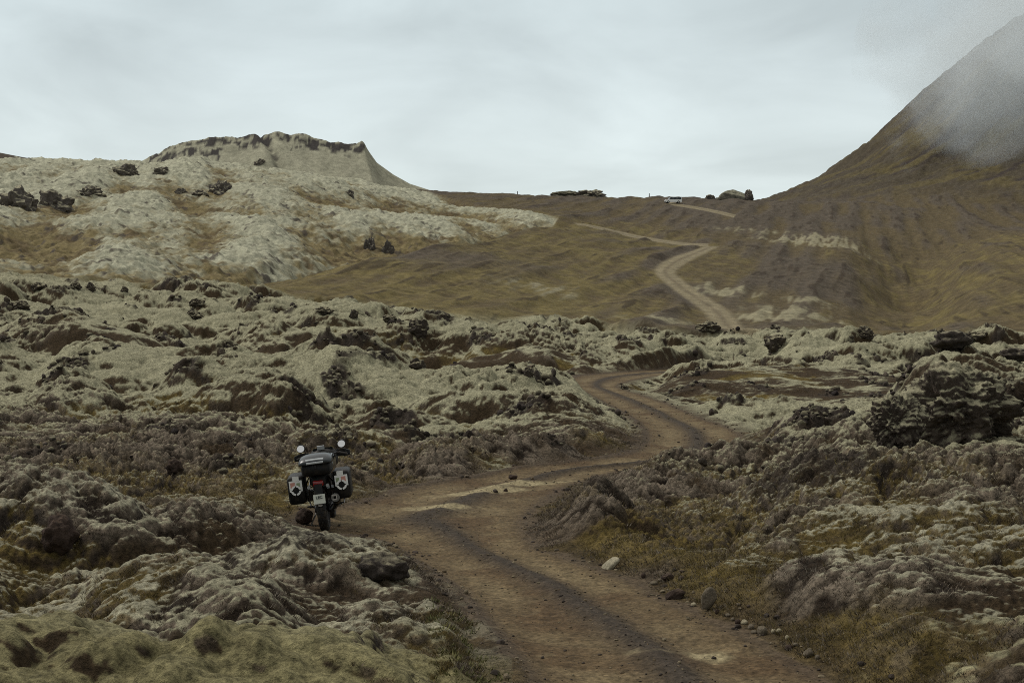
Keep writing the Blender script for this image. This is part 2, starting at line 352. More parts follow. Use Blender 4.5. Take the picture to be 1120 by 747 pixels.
# hill tracks
hsd = np.full(Z.shape, 50., np.float32); hru = np.full(Z.shape, .5, np.float32)
HR = np.searchsorted(YY, 620.)
PYB = HY - Z / GY * F
def hitb(px, py, ymin=125.):
    j = jcol(px); k = np.where((PYB[:, j] <= py) & (YY > ymin))[0]; Y = YY[k[0] if len(k) else R_ - 60]
    return ((px - CX) / F * Y, Y)
def hill_track(lp, rp):
    global hsd
    L = smooth_line([hitb(*p) for p in lp], 3); R = smooth_line([hitb(*p) for p in rp], 3)
    allp = L + R
    y0, y1 = min(p[1] for p in allp) - 6, max(p[1] for p in allp) + 6
    i0, i1 = np.searchsorted(YY, y0), np.searchsorted(YY, y1)
    c0 = jcol(min(p[0] for p in lp + rp) - 30); c1 = jcol(max(p[0] for p in lp + rp) + 30)
    sl = (slice(i0, i1), slice(c0, c1))
    x, y = X[sl], Yf[sl]
    dl = polydist(x, y, L); dr = polydist(x, y, R)
    d = np.where(inside(x, y, L + R[::-1]), -np.minimum(dl, dr), np.minimum(dl, dr))
    better = d < hsd[sl]
    hru[sl] = np.where(better, dl / (dl + dr + 1e-6), hru[sl])
    hsd[sl] = np.minimum(hsd[sl], d)
hill_track([(810,368),(799,359),(772,341),(742,319),(720,301),(717,294),(727,285),(750,276),(772,268.5)], [(836,368),(823,359),(799,341),(765,319),(742,302),(738,296),(746,289),(769,277),(786,268.5)])
hill_track([(628,243.3),(656,247.6),(690,255.2),(724,261.3),(757,265.6),(775,266)], [(632,245.8),(656,250.6),(690,258.6),(724,264.6),(757,268.4),(775,268.4)])
hill_track([(728,219.6),(740,222.5),(772,227.6),(806,235.2)], [(728,222.8),(740,225.2),(772,230.6),(802,237.8)])
Zf = lerp(Zf, Z - .2, (1 - sstep(.2, 3.0, hsd)) * (GY > 140))
PYg = HY - Zf / GY * F

# ------------------------------------------------------------------ normals and albedo
Pz = Zf.astype(np.float32)
dXu = np.gradient(X, axis=1); dZu = np.gradient(Pz, axis=1)
dXv = np.gradient(X, axis=0); dYv = np.gradient(Yf, axis=0); dZv = np.gradient(Pz, axis=0)
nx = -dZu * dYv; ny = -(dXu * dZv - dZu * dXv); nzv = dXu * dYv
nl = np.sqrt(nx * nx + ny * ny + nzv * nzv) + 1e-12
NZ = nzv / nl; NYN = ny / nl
def A(*c): return np.array(c, np.float32)
def mix(c, new, w):
    return c + (new - c) * w[..., None].astype(np.float32)
FULL['NZ'] = NZ; FULL['NYN'] = NYN; FULL['PYs'] = PYg; use(NEAR)
cshape = X.shape + (3,)
# lava field
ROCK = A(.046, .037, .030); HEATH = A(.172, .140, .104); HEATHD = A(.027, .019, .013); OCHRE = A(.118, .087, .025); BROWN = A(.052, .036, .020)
MOSS = A(.290, .275, .180); MOSSY = A(.205, .182, .092); GREYM = A(.30, .28, .205)
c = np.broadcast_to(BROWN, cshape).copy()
hv = sstep(.25, .75, Wh + .45 * k2 + .25 * k3 + .5 * (w2 - .5))
c = mix(c, lerp(HEATHD, HEATH, sstep(.42, .86, w3 * .45 + w4 * .4 + w5 * .3 + .3 * k4)[..., None]), hv)  # gaps between heath lumps coloured dark, crevice shade put into the albedo
hollow = sstep(.1, -.4, coarse)
ov = sstep(.25, .75, Wo + .5 * k2 + .25 * k3 + .7 * hollow - .13) * sstep(.45, .8, NZ)
c = mix(c, OCHRE * (1 + .5 * k4[..., None]), ov * .85)
mw = Wm + .08 - .55 * (1 - sstep(.3, 1.7, sd)) * (GY < 42) * (GP > 560) - np.interp(GY, [11, 14, 40, 48], [.0, .2, .2, 0]) - 1.05 * np.clip(-NYN - .22, 0, .6) + .30 * k2 + .22 * k3 + .14 * k4 + 1.5 * (NZ - .80) + .22 * (w2 - .5) + .12 * (w1 - .5) + np.interp(GY, [10, 14, 40, 60], [.25, 1., .9, .4]) * (.42 * (w4 - .55) + .45 * (w3 - .6) + .25 * (w5 - .55))  # camera-facing fronts and gaps lose pale moss: shade put into the colour
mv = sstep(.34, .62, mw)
greyw = sstep(.3, .8, np.interp(GY, [9, 14, 22, 30], [.1, .7, .6, .1]) + .3 * k2)
mc = mix(mix(np.broadcast_to(MOSS, cshape), GREYM, greyw * .7), MOSSY, yel)
mc = mc * (1 + .13 * k3 + .14 * k5)[..., None]
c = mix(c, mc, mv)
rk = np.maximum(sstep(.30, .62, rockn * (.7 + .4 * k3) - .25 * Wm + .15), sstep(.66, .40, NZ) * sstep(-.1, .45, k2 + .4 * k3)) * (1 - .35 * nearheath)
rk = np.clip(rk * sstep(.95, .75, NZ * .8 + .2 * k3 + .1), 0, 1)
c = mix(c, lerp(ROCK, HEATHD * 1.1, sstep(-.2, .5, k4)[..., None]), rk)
# track surface
rc = np.broadcast_to(A(.104, .074, .040), cshape).copy()
rn = pn(X, Yf, 2.2, 0) * .6 + pn(X, Yf, .8, 1) * .4
lane = np.maximum(np.exp(-((ru - .28) / .13)**2), np.exp(-((ru - .75) / .12)**2))
rc = mix(rc, A(.168, .128, .070), .9 * lane * sstep(-.6, .35, rn))
rc = mix(rc, A(.082, .052, .027), sstep(.1, .5, pn(X, Yf, 1.5, 2) + .3 * pn(X, Yf, .5, 0)) * .7)
rc = mix(rc, A(.046, .037, .029), np.exp(-((ru - .53) / .1)**2) * .92)
rc = mix(rc, A(.066, .05, .036), sstep(.12, .02, ru) * .8 + sstep(.88, .97, ru) * .6)
def spot(px, py, rx, ry, rot=0):
    (x0, y0) = flat_pt(px, py); dx, dy = X - x0, Yf - y0
    cc, ss = math.cos(rot), math.sin(rot)
    return np.exp(-(((dx * cc + dy * ss) / rx)**2 + ((-dx * ss + dy * cc) / ry)**2) * 1.2)
pale = np.maximum.reduce([spot(478, 556, .7, .5), spot(530, 538, 1.2, .45, .6), spot(570, 530, 1.5, .3, .7), spot(775, 714, .38, .25), spot(700, 605, .3, .6)* .0])
rc = mix(rc, A(.27, .225, .13), sstep(.22, .8, pale + .35 * pn(X, Yf, .4, 1) + .15 * pn(X, Yf, .15, 0)))
rc = rc * (1 + (.2 * pn(X, Yf, .16, 0) + .3 * pn(X, Yf, .06, 1)))[..., None]
isroad = (1 - sstep(-.06, .06, sd))
verge = 1 - sstep(.0, .75, sd + .25 * k3)
c = mix(c, A(.07, .05, .03) * (1 + .4 * k4[..., None]), verge * .75 * (GY < 125))
c = mix(c, rc, isroad)
use(FARR); cshape = X.shape + (3,)
# moss hill
HM = A(.355, .350, .255); HO = A(.155, .117, .047); HD = A(.09, .065, .035)
g1 = .75 * gul + .35 * pn(X + .1 * Yf, Yf * .5, 7, 2) + .25 * pn(X, Yf, 2.6, 0)
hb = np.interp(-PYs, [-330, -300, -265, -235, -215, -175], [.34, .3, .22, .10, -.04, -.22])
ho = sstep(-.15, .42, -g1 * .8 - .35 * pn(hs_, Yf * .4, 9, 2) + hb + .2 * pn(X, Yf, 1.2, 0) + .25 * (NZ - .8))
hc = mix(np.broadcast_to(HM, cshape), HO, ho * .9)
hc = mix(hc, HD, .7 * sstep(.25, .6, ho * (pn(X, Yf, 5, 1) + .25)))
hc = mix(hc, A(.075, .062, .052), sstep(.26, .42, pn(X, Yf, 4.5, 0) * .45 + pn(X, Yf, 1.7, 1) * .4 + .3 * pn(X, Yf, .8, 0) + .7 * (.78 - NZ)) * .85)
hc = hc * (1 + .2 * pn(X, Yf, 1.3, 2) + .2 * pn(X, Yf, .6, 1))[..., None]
# brown hill
BG = A(.098, .075, .039); BO = A(.150, .120, .046); BP = A(.086, .070, .053); BL = A(.26, .235, .15)
bc = mix(np.broadcast_to(BG, cshape), BO, .85 * sstep(-.35, .6, .5 * strk2 + .4 * pn(X, Yf, 18, 2) + .4 * pn(X, Yf, 4, 1) + np.interp(GP, [300, 600, 760, 850, 1000], [.2, .25, .1, -.4, .0]) - sstep(330, 400, GY) * .6))
bc = mix(bc, BP, .85 * sstep(.05, .7, .8 * strk + .4 * pn(X, Yf, 25, 0) + np.interp(GP, [400, 640, 700, 780, 900, 1000], [-.3, -.05, .05, .45, .3, -.1]) + .35 * sstep(330, 420, GY)))
strk3 = pn(X * .9 - Yf * .22, X * .04 + Yf * .07, .8, 1, 0)
bc = mix(bc, A(.04, .028, .018), sstep(.3, .6, strk2 * .7 + strk * .4 + strk3 * .35) * .7)
def wspot(px, py, rx, ry):
    p = hit(px, py, 125.); return np.exp(-(((X - p.x) / rx)**2 + ((Yf - p.y) / ry)**2))
lp = np.maximum.reduce([wspot(880, 262, 13, 20), wspot(905, 268, 12, 18), wspot(870, 340, 7, 10), wspot(840, 348, 6, 8), wspot(885, 328, 5, 7), wspot(790, 318, 6, 10), wspot(600, 318, 9, 12) * .55, wspot(735, 352, 9, 9) * .75, wspot(820, 252, 14, 12) * .6])
bc = mix(bc, BL, .9 * sstep(.2, .68, lp * (.62 + .5 * strk2 + .6 * strk3 + .3 * strk) + .12 * pn(X, Yf, 2, 0)))
bc = bc * (1 + .2 * pn(X, Yf, 1.6, 1) + .14 * pn(X, Yf, .7, 2))[..., None]
# mountain
mc_ = mix(np.broadcast_to(A(.070, .057, .038), cshape), .85 * A(.115, .092, .042), sstep(-.1, .5, pn(X, Yf, 30, 1) * .8 + pn(th * 200, r * .2, 8, 0) * .5 + pn(X, Yf, 6, 2) * .3))
mc_ = mix(mc_, A(.048, .038, .032), sstep(.1, .5, pn(th * 220, r * .1, 6, 2) * .8 + pn(X, Yf, 9, 0) * .4 + mcr))
mc_ = mc_ * (1 + .22 * pn(X, Yf, 2.5, 1))[..., None]
# crater
cc_ = np.broadcast_to(A(.305, .295, .215), cshape) * (1 + .15 * pn(X, Yf, 6, 0) + .12 * pn(X, Yf, 2.5, 1))[..., None]
cc_ = mix(cc_, A(.05, .045, .042), np.clip(sstep(.25, .42, crag * (.38 + .6 * pn(X, Yf, 6, 0) + .5 * pn(X, Yf, 2.6, 1) + .3 * pn(X, Yf, 1.2, 2))) + .8 * crgul * sstep(-.2, .3, pn(X, Yf, 4, 2)), 0, 1))
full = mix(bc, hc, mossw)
full = mix(full, mc_, sstep(-8, 10, mz - np.maximum(Z, -1e3) - 2) )
full[iscr] = cc_[iscr]
full[isfl] = A(.07, .055, .04)
hf = full; use(ALL)
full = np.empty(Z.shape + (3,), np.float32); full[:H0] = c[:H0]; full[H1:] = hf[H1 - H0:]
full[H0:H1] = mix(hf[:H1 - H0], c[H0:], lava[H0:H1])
hroad = (1 - sstep(-.5, .7, hsd)) * (GY > 125)
hrc = mix(np.broadcast_to(A(.225, .190, .118), full.shape), A(.165, .135, .085), np.exp(-((hru - .5) / .12)**2)) * (1 + .15 * pn(X, Yf, 1.5, 0))[..., None]
full = mix(full, hrc, hroad)
full = np.clip(full, .004, .6)

# ------------------------------------------------------------------ materials
def nodes(m):
    m.use_nodes = True; nt = m.node_tree; nt.nodes.clear(); return nt, nt.nodes, nt.links
def ground_material(name, fine, bump, dist, lo=.45, hi=1.5):
    m = D.materials.new(name); nt, n, l = nodes(m)
    out = n.new('ShaderNodeOutputMaterial'); b = n.new('ShaderNodeBsdfPrincipled'); l.new(b.outputs[0], out.inputs[0])
    b.inputs['Roughness'].default_value = .95
    b.inputs['Specular IOR Level'].default_value = .12
    a = n.new('ShaderNodeAttribute'); a.attribute_name = 'albedo'
    g = n.new('ShaderNodeTexCoord')
    n1 = n.new('ShaderNodeTexNoise'); n1.inputs['Scale'].default_value = fine; n1.inputs['Detail'].default_value = 5; n1.inputs['Roughness'].default_value = .72
    n2 = n.new('ShaderNodeTexNoise'); n2.inputs['Scale'].default_value = fine * .27; n2.inputs['Detail'].default_value = 3
    l.new(g.outputs['Object'], n1.inputs['Vector']); l.new(g.outputs['Object'], n2.inputs['Vector'])
    r1 = n.new('ShaderNodeMapRange'); r1.inputs[1].default_value = .3; r1.inputs[2].default_value = .7; r1.inputs[3].default_value = lo; r1.inputs[4].default_value = hi
    r2 = n.new('ShaderNodeMapRange'); r2.inputs[1].default_value = .3; r2.inputs[2].default_value = .7; r2.inputs[3].default_value = .8; r2.inputs[4].default_value = 1.2
    l.new(n1.outputs['Fac'], r1.inputs[0]); l.new(n2.outputs['Fac'], r2.inputs[0])
    mu = n.new('ShaderNodeMath'); mu.operation = 'MULTIPLY'; l.new(r1.outputs[0], mu.inputs[0]); l.new(r2.outputs[0], mu.inputs[1])
    vm = n.new('ShaderNodeVectorMath'); vm.operation = 'SCALE'; l.new(a.outputs['Color'], vm.inputs[0]); l.new(mu.outputs[0], vm.inputs['Scale'])
    l.new(vm.outputs[0], b.inputs['Base Color'])
    bp = n.new('ShaderNodeBump'); bp.inputs['Strength'].default_value = bump; bp.inputs['Distance'].default_value = dist
    l.new(n1.outputs['Fac'], bp.inputs['Height']); l.new(bp.outputs[0], b.inputs['Normal'])
    return m
M_lava = ground_material('mossy_lava', 16., 1., .07, .32, 1.72)
M_road = ground_material('gravel_track', 22., .6, .03)
M_hill = ground_material('hill_cover', 2.2, .55, .3, .66, 1.3)

# ------------------------------------------------------------------ cut the sheet into named pieces of setting
cls = np.zeros(Z.shape, np.int8)                # 0 lava field
cls[lava < .5] = 2                              # grassy slope
clf = cls[H0:]; lvf = lava[H0:]
clf[(lvf < .5) & (mossw > .5)] = 3             # moss hill
clf[(mz > Z[H0:] + 1) & (lvf < .5)] = 5             # mountain
clf[iscr & (lvf < .5)] = 4                     # crater hill
clf[isfl] = 6
cls[(sd < 0) & (GY < 125)] = 1                  # track
cls[(hsd < .2) & (GY > 125)] = 7
fcls = cls[:-1, :-1].ravel()
idx = np.arange(R_ * C_, dtype=np.int32).reshape(R_, C_)
quads = np.stack([idx[:-1, :-1], idx[:-1, 1:], idx[1:, 1:], idx[1:, :-1]], -1).reshape(-1, 4)
verts = np.stack([X, Yf, Pz + ZC], -1).reshape(-1, 3).astype(np.float32)
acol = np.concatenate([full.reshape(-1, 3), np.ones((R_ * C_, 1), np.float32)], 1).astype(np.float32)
def raw_mesh(name, v, f, colors=None):
    me = D.meshes.new(name)
    me.vertices.add(len(v)); me.vertices.foreach_set('co', v.ravel())
    k = f.shape[1]
    me.loops.add(f.size); me.loops.foreach_set('vertex_index', f.ravel().astype(np.int32))
    me.polygons.add(len(f)); me.polygons.foreach_set('loop_start', np.arange(0, f.size, k, dtype=np.int32))
    me.polygons.foreach_set('use_smooth', np.ones(len(f), bool))
    if colors is not None:
        at = me.color_attributes.new('albedo', 'FLOAT_COLOR', 'POINT'); at.data.foreach_set('color', colors.ravel())
    me.update(calc_edges=True); return me
def sheet(name, k, mat):
    f = quads[np.isin(fcls, k)]
    if not len(f): return None
    u, inv = np.unique(f, return_inverse=True)
    me = raw_mesh(name, verts[u], inv.reshape(-1, 4).astype(np.int32), acol[u])
    me.materials.append(mat)
    o = D.objects.new(name, me); C.objects.link(o); o['kind'] = 'structure'
    return o
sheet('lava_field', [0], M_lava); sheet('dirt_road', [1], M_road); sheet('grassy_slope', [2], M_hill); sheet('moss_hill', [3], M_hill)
sheet('crater_hill', [4], M_hill); sheet('mountain', [5], M_hill); sheet('distant_hill', [6], M_hill); sheet('hill_road', [7], M_hill)

# ------------------------------------------------------------------ air
def volume_material(name, build):
    m = D.materials.new(name); nt, n, l = nodes(m)
    out = n.new('ShaderNodeOutputMaterial'); v = n.new('ShaderNodeVolumePrincipled'); l.new(v.outputs[0], out.inputs['Volume'])
    v.inputs['Color'].default_value = (.90, .95, .975, 1); v.inputs['Anisotropy'].default_value = .2
    build(n, l, v); return m
def box_mesh(name, lo, hi):
    bm = bmesh.new(); bmesh.ops.create_cube(bm, size=1)
    for v in bm.verts:
        v.co = Vector([lo[k] if v.co[k] < 0 else hi[k] for k in range(3)])
    me = D.meshes.new(name); bm.to_mesh(me); bm.free(); return me
def mist_nodes(n, l, v):
    t = n.new('ShaderNodeTexCoord')
    ln = n.new('ShaderNodeVectorMath'); ln.operation = 'LENGTH'; l.new(t.outputs['Object'], ln.inputs[0])
    ns = n.new('ShaderNodeTexNoise'); ns.inputs['Scale'].default_value = 2.1; ns.inputs['Detail'].default_value = 5; ns.inputs['Roughness'].default_value = .55; l.new(t.outputs['Object'], ns.inputs['Vector'])
    a = n.new('ShaderNodeMath'); a.operation = 'MULTIPLY_ADD'; a.inputs[1].default_value = 2.9; a.inputs[2].default_value = -.95; l.new(ns.outputs['Fac'], a.inputs[0])
    b = n.new('ShaderNodeMath'); b.operation = 'SUBTRACT'; l.new(a.outputs[0], b.inputs[0]); l.new(ln.outputs['Value'], b.inputs[1])
    r = n.new('ShaderNodeMapRange'); r.interpolation_type = 'SMOOTHSTEP'; r.inputs[1].default_value = -.42; r.inputs[2].default_value = .15; r.inputs[4].default_value = .016; l.new(b.outputs[0], r.inputs[0])
    l.new(r.outputs[0], v.inputs['Density'])
bm = bmesh.new(); bmesh.ops.create_icosphere(bm, subdivisions=4, radius=1)
me = D.meshes.new('mist'); bm.to_mesh(me); bm.free(); me.materials.append(volume_material('drifting_mist', mist_nodes))
MY = 640.
o = D.objects.new('mist', me); C.objects.link(o); o['kind'] = 'stuff'
o.location = ((1140 - CX) / F * MY, MY, ZC + (HY - 62) / F * MY); o.scale = (84, 90, 84)
# ------------------------------------------------------------------ helpers for things
from mathutils import noise as mnoise, Euler
def simple(name, base, rough=.5, metal=0., spec=.5, grime=0., coat=0.):
    m = D.materials.new(name); nt, n, l = nodes(m)
    out = n.new('ShaderNodeOutputMaterial'); b = n.new('ShaderNodeBsdfPrincipled'); l.new(b.outputs[0], out.inputs[0])
    b.inputs['Base Color'].default_value = (*base, 1); b.inputs['Roughness'].default_value = rough; b.inputs['Metallic'].default_value = metal
    b.inputs['Specular IOR Level'].default_value = spec; b.inputs['Coat Weight'].default_value = coat
    if grime > 0:
        t = n.new('ShaderNodeTexCoord'); z = n.new('ShaderNodeTexNoise'); z.inputs['Scale'].default_value = 14; z.inputs['Detail'].default_value = 5
        l.new(t.outputs['Object'], z.inputs['Vector'])
        r = n.new('ShaderNodeMapRange'); r.inputs[1].default_value = .45; r.inputs[2].default_value = .75; r.inputs[4].default_value = grime; l.new(z.outputs['Fac'], r.inputs[0])
        mx = n.new('ShaderNodeMix'); mx.data_type = 'RGBA'; mx.inputs['A'].default_value = (*base, 1); mx.inputs['B'].default_value = (.13, .10, .065, 1)
        l.new(r.outputs[0], mx.inputs['Factor']); l.new(mx.outputs['Result'], b.inputs['Base Color'])
        rr = n.new('ShaderNodeMapRange'); rr.inputs[1].default_value = .45; rr.inputs[2].default_value = .75; rr.inputs[3].default_value = rough; rr.inputs[4].default_value = min(1, rough + .5 * grime + .1)
        l.new(z.outputs['Fac'], rr.inputs[0]); l.new(rr.outputs[0], b.inputs['Roughness'])
    return m
def obj(name, bm_or_me, mat, parent=None, smooth=False, bevel=0.):
    if isinstance(bm_or_me, bmesh.types.BMesh):
        bm = bm_or_me
        if bevel > 0:
            bmesh.ops.bevel(bm, geom=[e for e in bm.edges if e.calc_length() > bevel * 2.5 and len(e.link_faces) == 2 and e.calc_face_angle(0) > .6], offset=bevel, segments=2, affect='EDGES', profile=.6)
        bmesh.ops.recalc_face_normals(bm, faces=bm.faces)
        me = D.meshes.new(name); bm.to_mesh(me); bm.free()
    else: me = bm_or_me
    for p in me.polygons: p.use_smooth = smooth
    if mat: me.materials.append(mat)
    o = D.objects.new(name, me); C.objects.link(o)
    if parent: o.parent = parent
    return o
def empty(name, loc, rot=(0, 0, 0)):
    o = D.objects.new(name, None); C.objects.link(o); o.location = loc; o.rotation_euler = rot; o.empty_display_size = .2; return o
def tag(o, label, cat, group=None):
    o['label'] = label; o['category'] = cat
    if group: o['group'] = group
    return o
def add_box(bm, c, s, rot=None, taper=None):
    g = bmesh.ops.create_cube(bm, size=1); vs_ = g['verts']
    for v in vs_:
        p = v.co.copy()
        if taper and p.z > 0: p.x *= taper[0]; p.y *= taper[1]
        p = Vector((p.x * s[0], p.y * s[1], p.z * s[2]))
        if rot: p = Euler(rot).to_matrix() @ p
        v.co = p + Vector(c)
    return vs_
def add_tube(bm, pts, r, seg=8):
    pts = [Vector(p) for p in pts]; rings = []
    for i, p in enumerate(pts):
        t = (pts[min(i + 1, len(pts) - 1)] - pts[max(i - 1, 0)]).normalized()
        a = t.orthogonal().normalized(); b = t.cross(a)
        if rings: 
            a = (pa - t * pa.dot(t)).normalized(); b = t.cross(a)
        pa = a
        rr = r[i] if isinstance(r, (list, tuple)) else r
        rings.append([bm.verts.new(p + (a * math.cos(2 * math.pi * k / seg) + b * math.sin(2 * math.pi * k / seg)) * rr) for k in range(seg)])
    for A_, B_ in zip(rings[:-1], rings[1:]):
        for k in range(seg): bm.faces.new((A_[k], A_[(k + 1) % seg], B_[(k + 1) % seg], B_[k]))
    bm.faces.new(rings[0][::-1]); bm.faces.new(rings[-1])
def add_lathe(bm, prof, c, axis='X', seg=32):
    """closed ring profile (radius, offset along axis)"""
    rings = []
    for k in range(seg):
        a = 2 * math.pi * k / seg; row = []
        for r, h in prof:
            u, v = r * math.cos(a), r * math.sin(a)
            p = (h, u, v) if axis == 'X' else ((u, h, v) if axis == 'Y' else (u, v, h))
            row.append(bm.verts.new(Vector(p) + Vector(c)))
        rings.append(row)
    m = len(prof)
    for k in range(seg):
        A_, B_ = rings[k], rings[(k + 1) % seg]
        for i in range(m): bm.faces.new((A_[i], A_[(i + 1) % m], B_[(i + 1) % m], B_[i]))
def add_disc(bm, c, r, th, axis='Y', seg=20, scale=(1, 1)):
    f, b = [], []
    for k in range(seg):
        a = 2 * math.pi * k / seg; u, v = r * math.cos(a) * scale[0], r * math.sin(a) * scale[1]
        for lst, h in ((f, -th / 2), (b, th / 2)):
            p = (u, h, v) if axis == 'Y' else ((h, u, v) if axis == 'X' else (u, v, h))
            lst.append(bm.verts.new(Vector(p) + Vector(c)))
    bm.faces.new(f); bm.faces.new(b[::-1])
    for k in range(seg): bm.faces.new((f[k], b[k], b[(k + 1) % seg], f[(k + 1) % seg]))
def loft(bm, secs, cap=True):
    rings = [[bm.verts.new(p) for p in s] for s in secs]
    m = len(rings[0])
    for A_, B_ in zip(rings[:-1], rings[1:]):
        for i in range(m): bm.faces.new((A_[i], A_[(i + 1) % m], B_[(i + 1) % m], B_[i]))
    if cap: bm.faces.new(rings[0][::-1]); bm.faces.new(rings[-1])
def rrect(w, h, r, y, cz=0, cx=0, n=3):
    pts = []
    for sx, sz, a0 in ((1, 1, 0), (-1, 1, 90), (-1, -1, 180), (1, -1, 270)):
        for k in range(n + 1):
            a = math.radians(a0 + 90 * k / n)
            pts.append((cx + sx * (w / 2 - r) + r * math.cos(a), y, cz + sz * (h / 2 - r) + r * math.sin(a)))
    return pts
BM = bmesh.new

# ------------------------------------------------------------------ rocks that stand out one by one
def rock_material(name, rock, moss, cover, scale):
    m = D.materials.new(name); nt, n, l = nodes(m)
    out = n.new('ShaderNodeOutputMaterial'); b = n.new('ShaderNodeBsdfPrincipled'); l.new(b.outputs[0], out.inputs[0])
    b.inputs['Roughness'].default_value = .92; b.inputs['Specular IOR Level'].default_value = .2
    t = n.new('ShaderNodeTexCoord'); z = n.new('ShaderNodeTexNoise'); z.inputs['Scale'].default_value = scale; z.inputs['Detail'].default_value = 6; z.inputs['Roughness'].default_value = .7
    l.new(t.outputs['Object'], z.inputs['Vector'])
    g = n.new('ShaderNodeNewGeometry'); s = n.new('ShaderNodeSeparateXYZ'); l.new(g.outputs['Normal'], s.inputs[0])
    a = n.new('ShaderNodeMath'); a.operation = 'MULTIPLY_ADD'; a.inputs[1].default_value = 1.3; l.new(z.outputs['Fac'], a.inputs[0]); l.new(s.outputs['Z'], a.inputs[2])
    r = n.new('ShaderNodeMapRange'); r.inputs[1].default_value = 1.55 - cover; r.inputs[2].default_value = 2.0 - cover; l.new(a.outputs[0], r.inputs[0])
    v = n.new('ShaderNodeMapRange'); v.inputs[1].default_value = .3; v.inputs[2].default_value = .7; v.inputs[3].default_value = .5; v.inputs[4].default_value = 1.6; l.new(z.outputs['Fac'], v.inputs[0])
    mx = n.new('ShaderNodeMix'); mx.data_type = 'RGBA'; mx.inputs['A'].default_value = (*rock, 1); mx.inputs['B'].default_value = (*moss, 1); l.new(r.outputs[0], mx.inputs['Factor'])
    sc = n.new('ShaderNodeVectorMath'); sc.operation = 'SCALE'; l.new(mx.outputs['Result'], sc.inputs[0]); l.new(v.outputs[0], sc.inputs['Scale']); l.new(sc.outputs[0], b.inputs['Base Color'])
    bp = n.new('ShaderNodeBump'); bp.inputs['Strength'].default_value = .9; bp.inputs['Distance'].default_value = .5 / scale; l.new(z.outputs['Fac'], bp.inputs['Height']); l.new(bp.outputs[0], b.inputs['Normal'])
    return m
MR_dark = rock_material('dark_lava', (.046, .037, .031), (.20, .18, .12), .3, 5)
MR_crest = rock_material('crest_lava', (.052, .042, .034), (.25, .225, .145), .5, 2.5)
MR_mossy = rock_material('mossy_lava_rock', (.068, .053, .042), (.27, .25, .165), .72, 3)
MR_far = rock_material('far_lava', (.11, .096, .084), (.32, .295, .2), .5, 1.)
MR_farm = rock_material('far_mossy_rock', (.085, .075, .06), (.20, .19, .13), .9, .8)
MR_block = rock_material('grey_moss_rock', (.15, .14, .11), (.22, .21, .15), .7, .8)
MR_pale = rock_material('pale_stone', (.30, .265, .18), (.25, .22, .14), .1, 12)
MR_slab = rock_material('pale_slab', (.30, .27, .19), (.28, .25, .17), .1, 12)
MR_grey = rock_material('grey_stone', (.15, .125, .09), (.12, .10, .06), .2, 12)
MR_brown = rock_material('brown_stone', (.05, .034, .026), (.08, .055, .035), .2, 10)
def rock_mesh(name, w, d, h, seed, rough=.25, angular=.6, lumps=0., sub=4):
    r = random.Random(seed)
    bm = BM(); bmesh.ops.create_icosphere(bm, subdivisions=sub, radius=1)
    pl = []
    for k in range(12):
        v = Vector((r.gauss(0, 1), r.gauss(0, 1), r.gauss(0, 1))).normalized(); pl.append((v, r.uniform(.62, .95)))
    off = Vector((r.random() * 50, r.random() * 50, r.random() * 50))
    for v in bm.verts:
        n_ = v.co.normalized()
        rad = min([1.0] + [d_ / max(n_.dot(p), 1e-3) for p, d_ in pl if n_.dot(p) > .05])
        rad = 1 + (rad - 1) * angular
        q = n_ * 1.7 + off
        rad += rough * (mnoise.noise(q) * .8 + mnoise.noise(q * 2.3) * .45 + mnoise.noise(q * 5.1) * .28 + mnoise.noise(q * 11) * .2 + (mnoise.noise(q * 23) * .14 if sub > 5 else 0))
        if lumps: rad += lumps * (.35 - mnoise.voronoi(q * 2.2)[0][0])
        p = n_ * rad
        v.co = Vector((p.x * w / 2, p.y * d / 2, p.z * h / 2))
    bmesh.ops.recalc_face_normals(bm, faces=bm.faces)
    me = D.meshes.new(name); bm.to_mesh(me); bm.free(); return me
def rock(px, pyb, w, h, mat, label, name='boulder', cat='boulder', group=None, seed=0, ymin=4., tilt=(0, 0, 0), depth=.8, sink=.3, Y=None, **kw):
    p = hit(px, pyb, ymin) if Y is None else Vector(((px - CX) / F * Y, Y, (HY - pyb) / F * Y + ZC))
    k = p.y / F; W_, H_ = w * k * 1.06, h * k * (1 + sink)
    far_ = p.y > 60
    o = obj(name, rock_mesh(name, W_, W_ * depth, H_, seed or int(px * 7 + pyb), **kw), mat, smooth=not far_ and kw.get('angular', .6) < .9)
    o.location = p + Vector((0, W_ * depth * .25, H_ * .5 - H_ * sink / (1 + sink)))
    o.rotation_euler = tilt
    tag(o, label, cat, group); return o
J = dict(rough=.42, angular=.5, lumps=.06)
CR = 'dark rocks along the lava crest'; HL = 'rocks on the pale moss hill'; VG = 'stones on the track verge'
# beside the track
rock(668, 623, 24, 8, MR_slab, 'pale flat stone tilted on the right edge of the track', 'stone', 'stone', VG, 1, tilt=(.35, -.72, .2), depth=.8, rough=.08, angular=.8, sub=3, sink=.05)
rock(776, 668, 18, 25, MR_grey, 'grey brown slab leaning upright against the heath bank right of the track', 'stone', 'stone', VG, 2, tilt=(0, .25, .2), depth=.5, rough=.1, angular=1., sub=3, sink=.15)
rock(740, 656, 22, 11, MR_brown, 'long dark brown stone on the verge just left of the leaning slab', 'stone', 'stone', VG, 3, tilt=(0, -.3, 0), rough=.15, angular=.9, sub=3)
rock(730, 636, 14, 9, MR_brown, 'small dark stone in the verge between pale flat stone and leaning slab', 'stone', 'stone', VG, 4, rough=.15, angular=.9, sub=3)
rock(835, 695, 12, 10, MR_grey, 'round grey stone at the foot of the heath bank beside yellowish pebbles', 'stone', 'stone', VG, 5, rough=.12, angular=.5, sub=3)
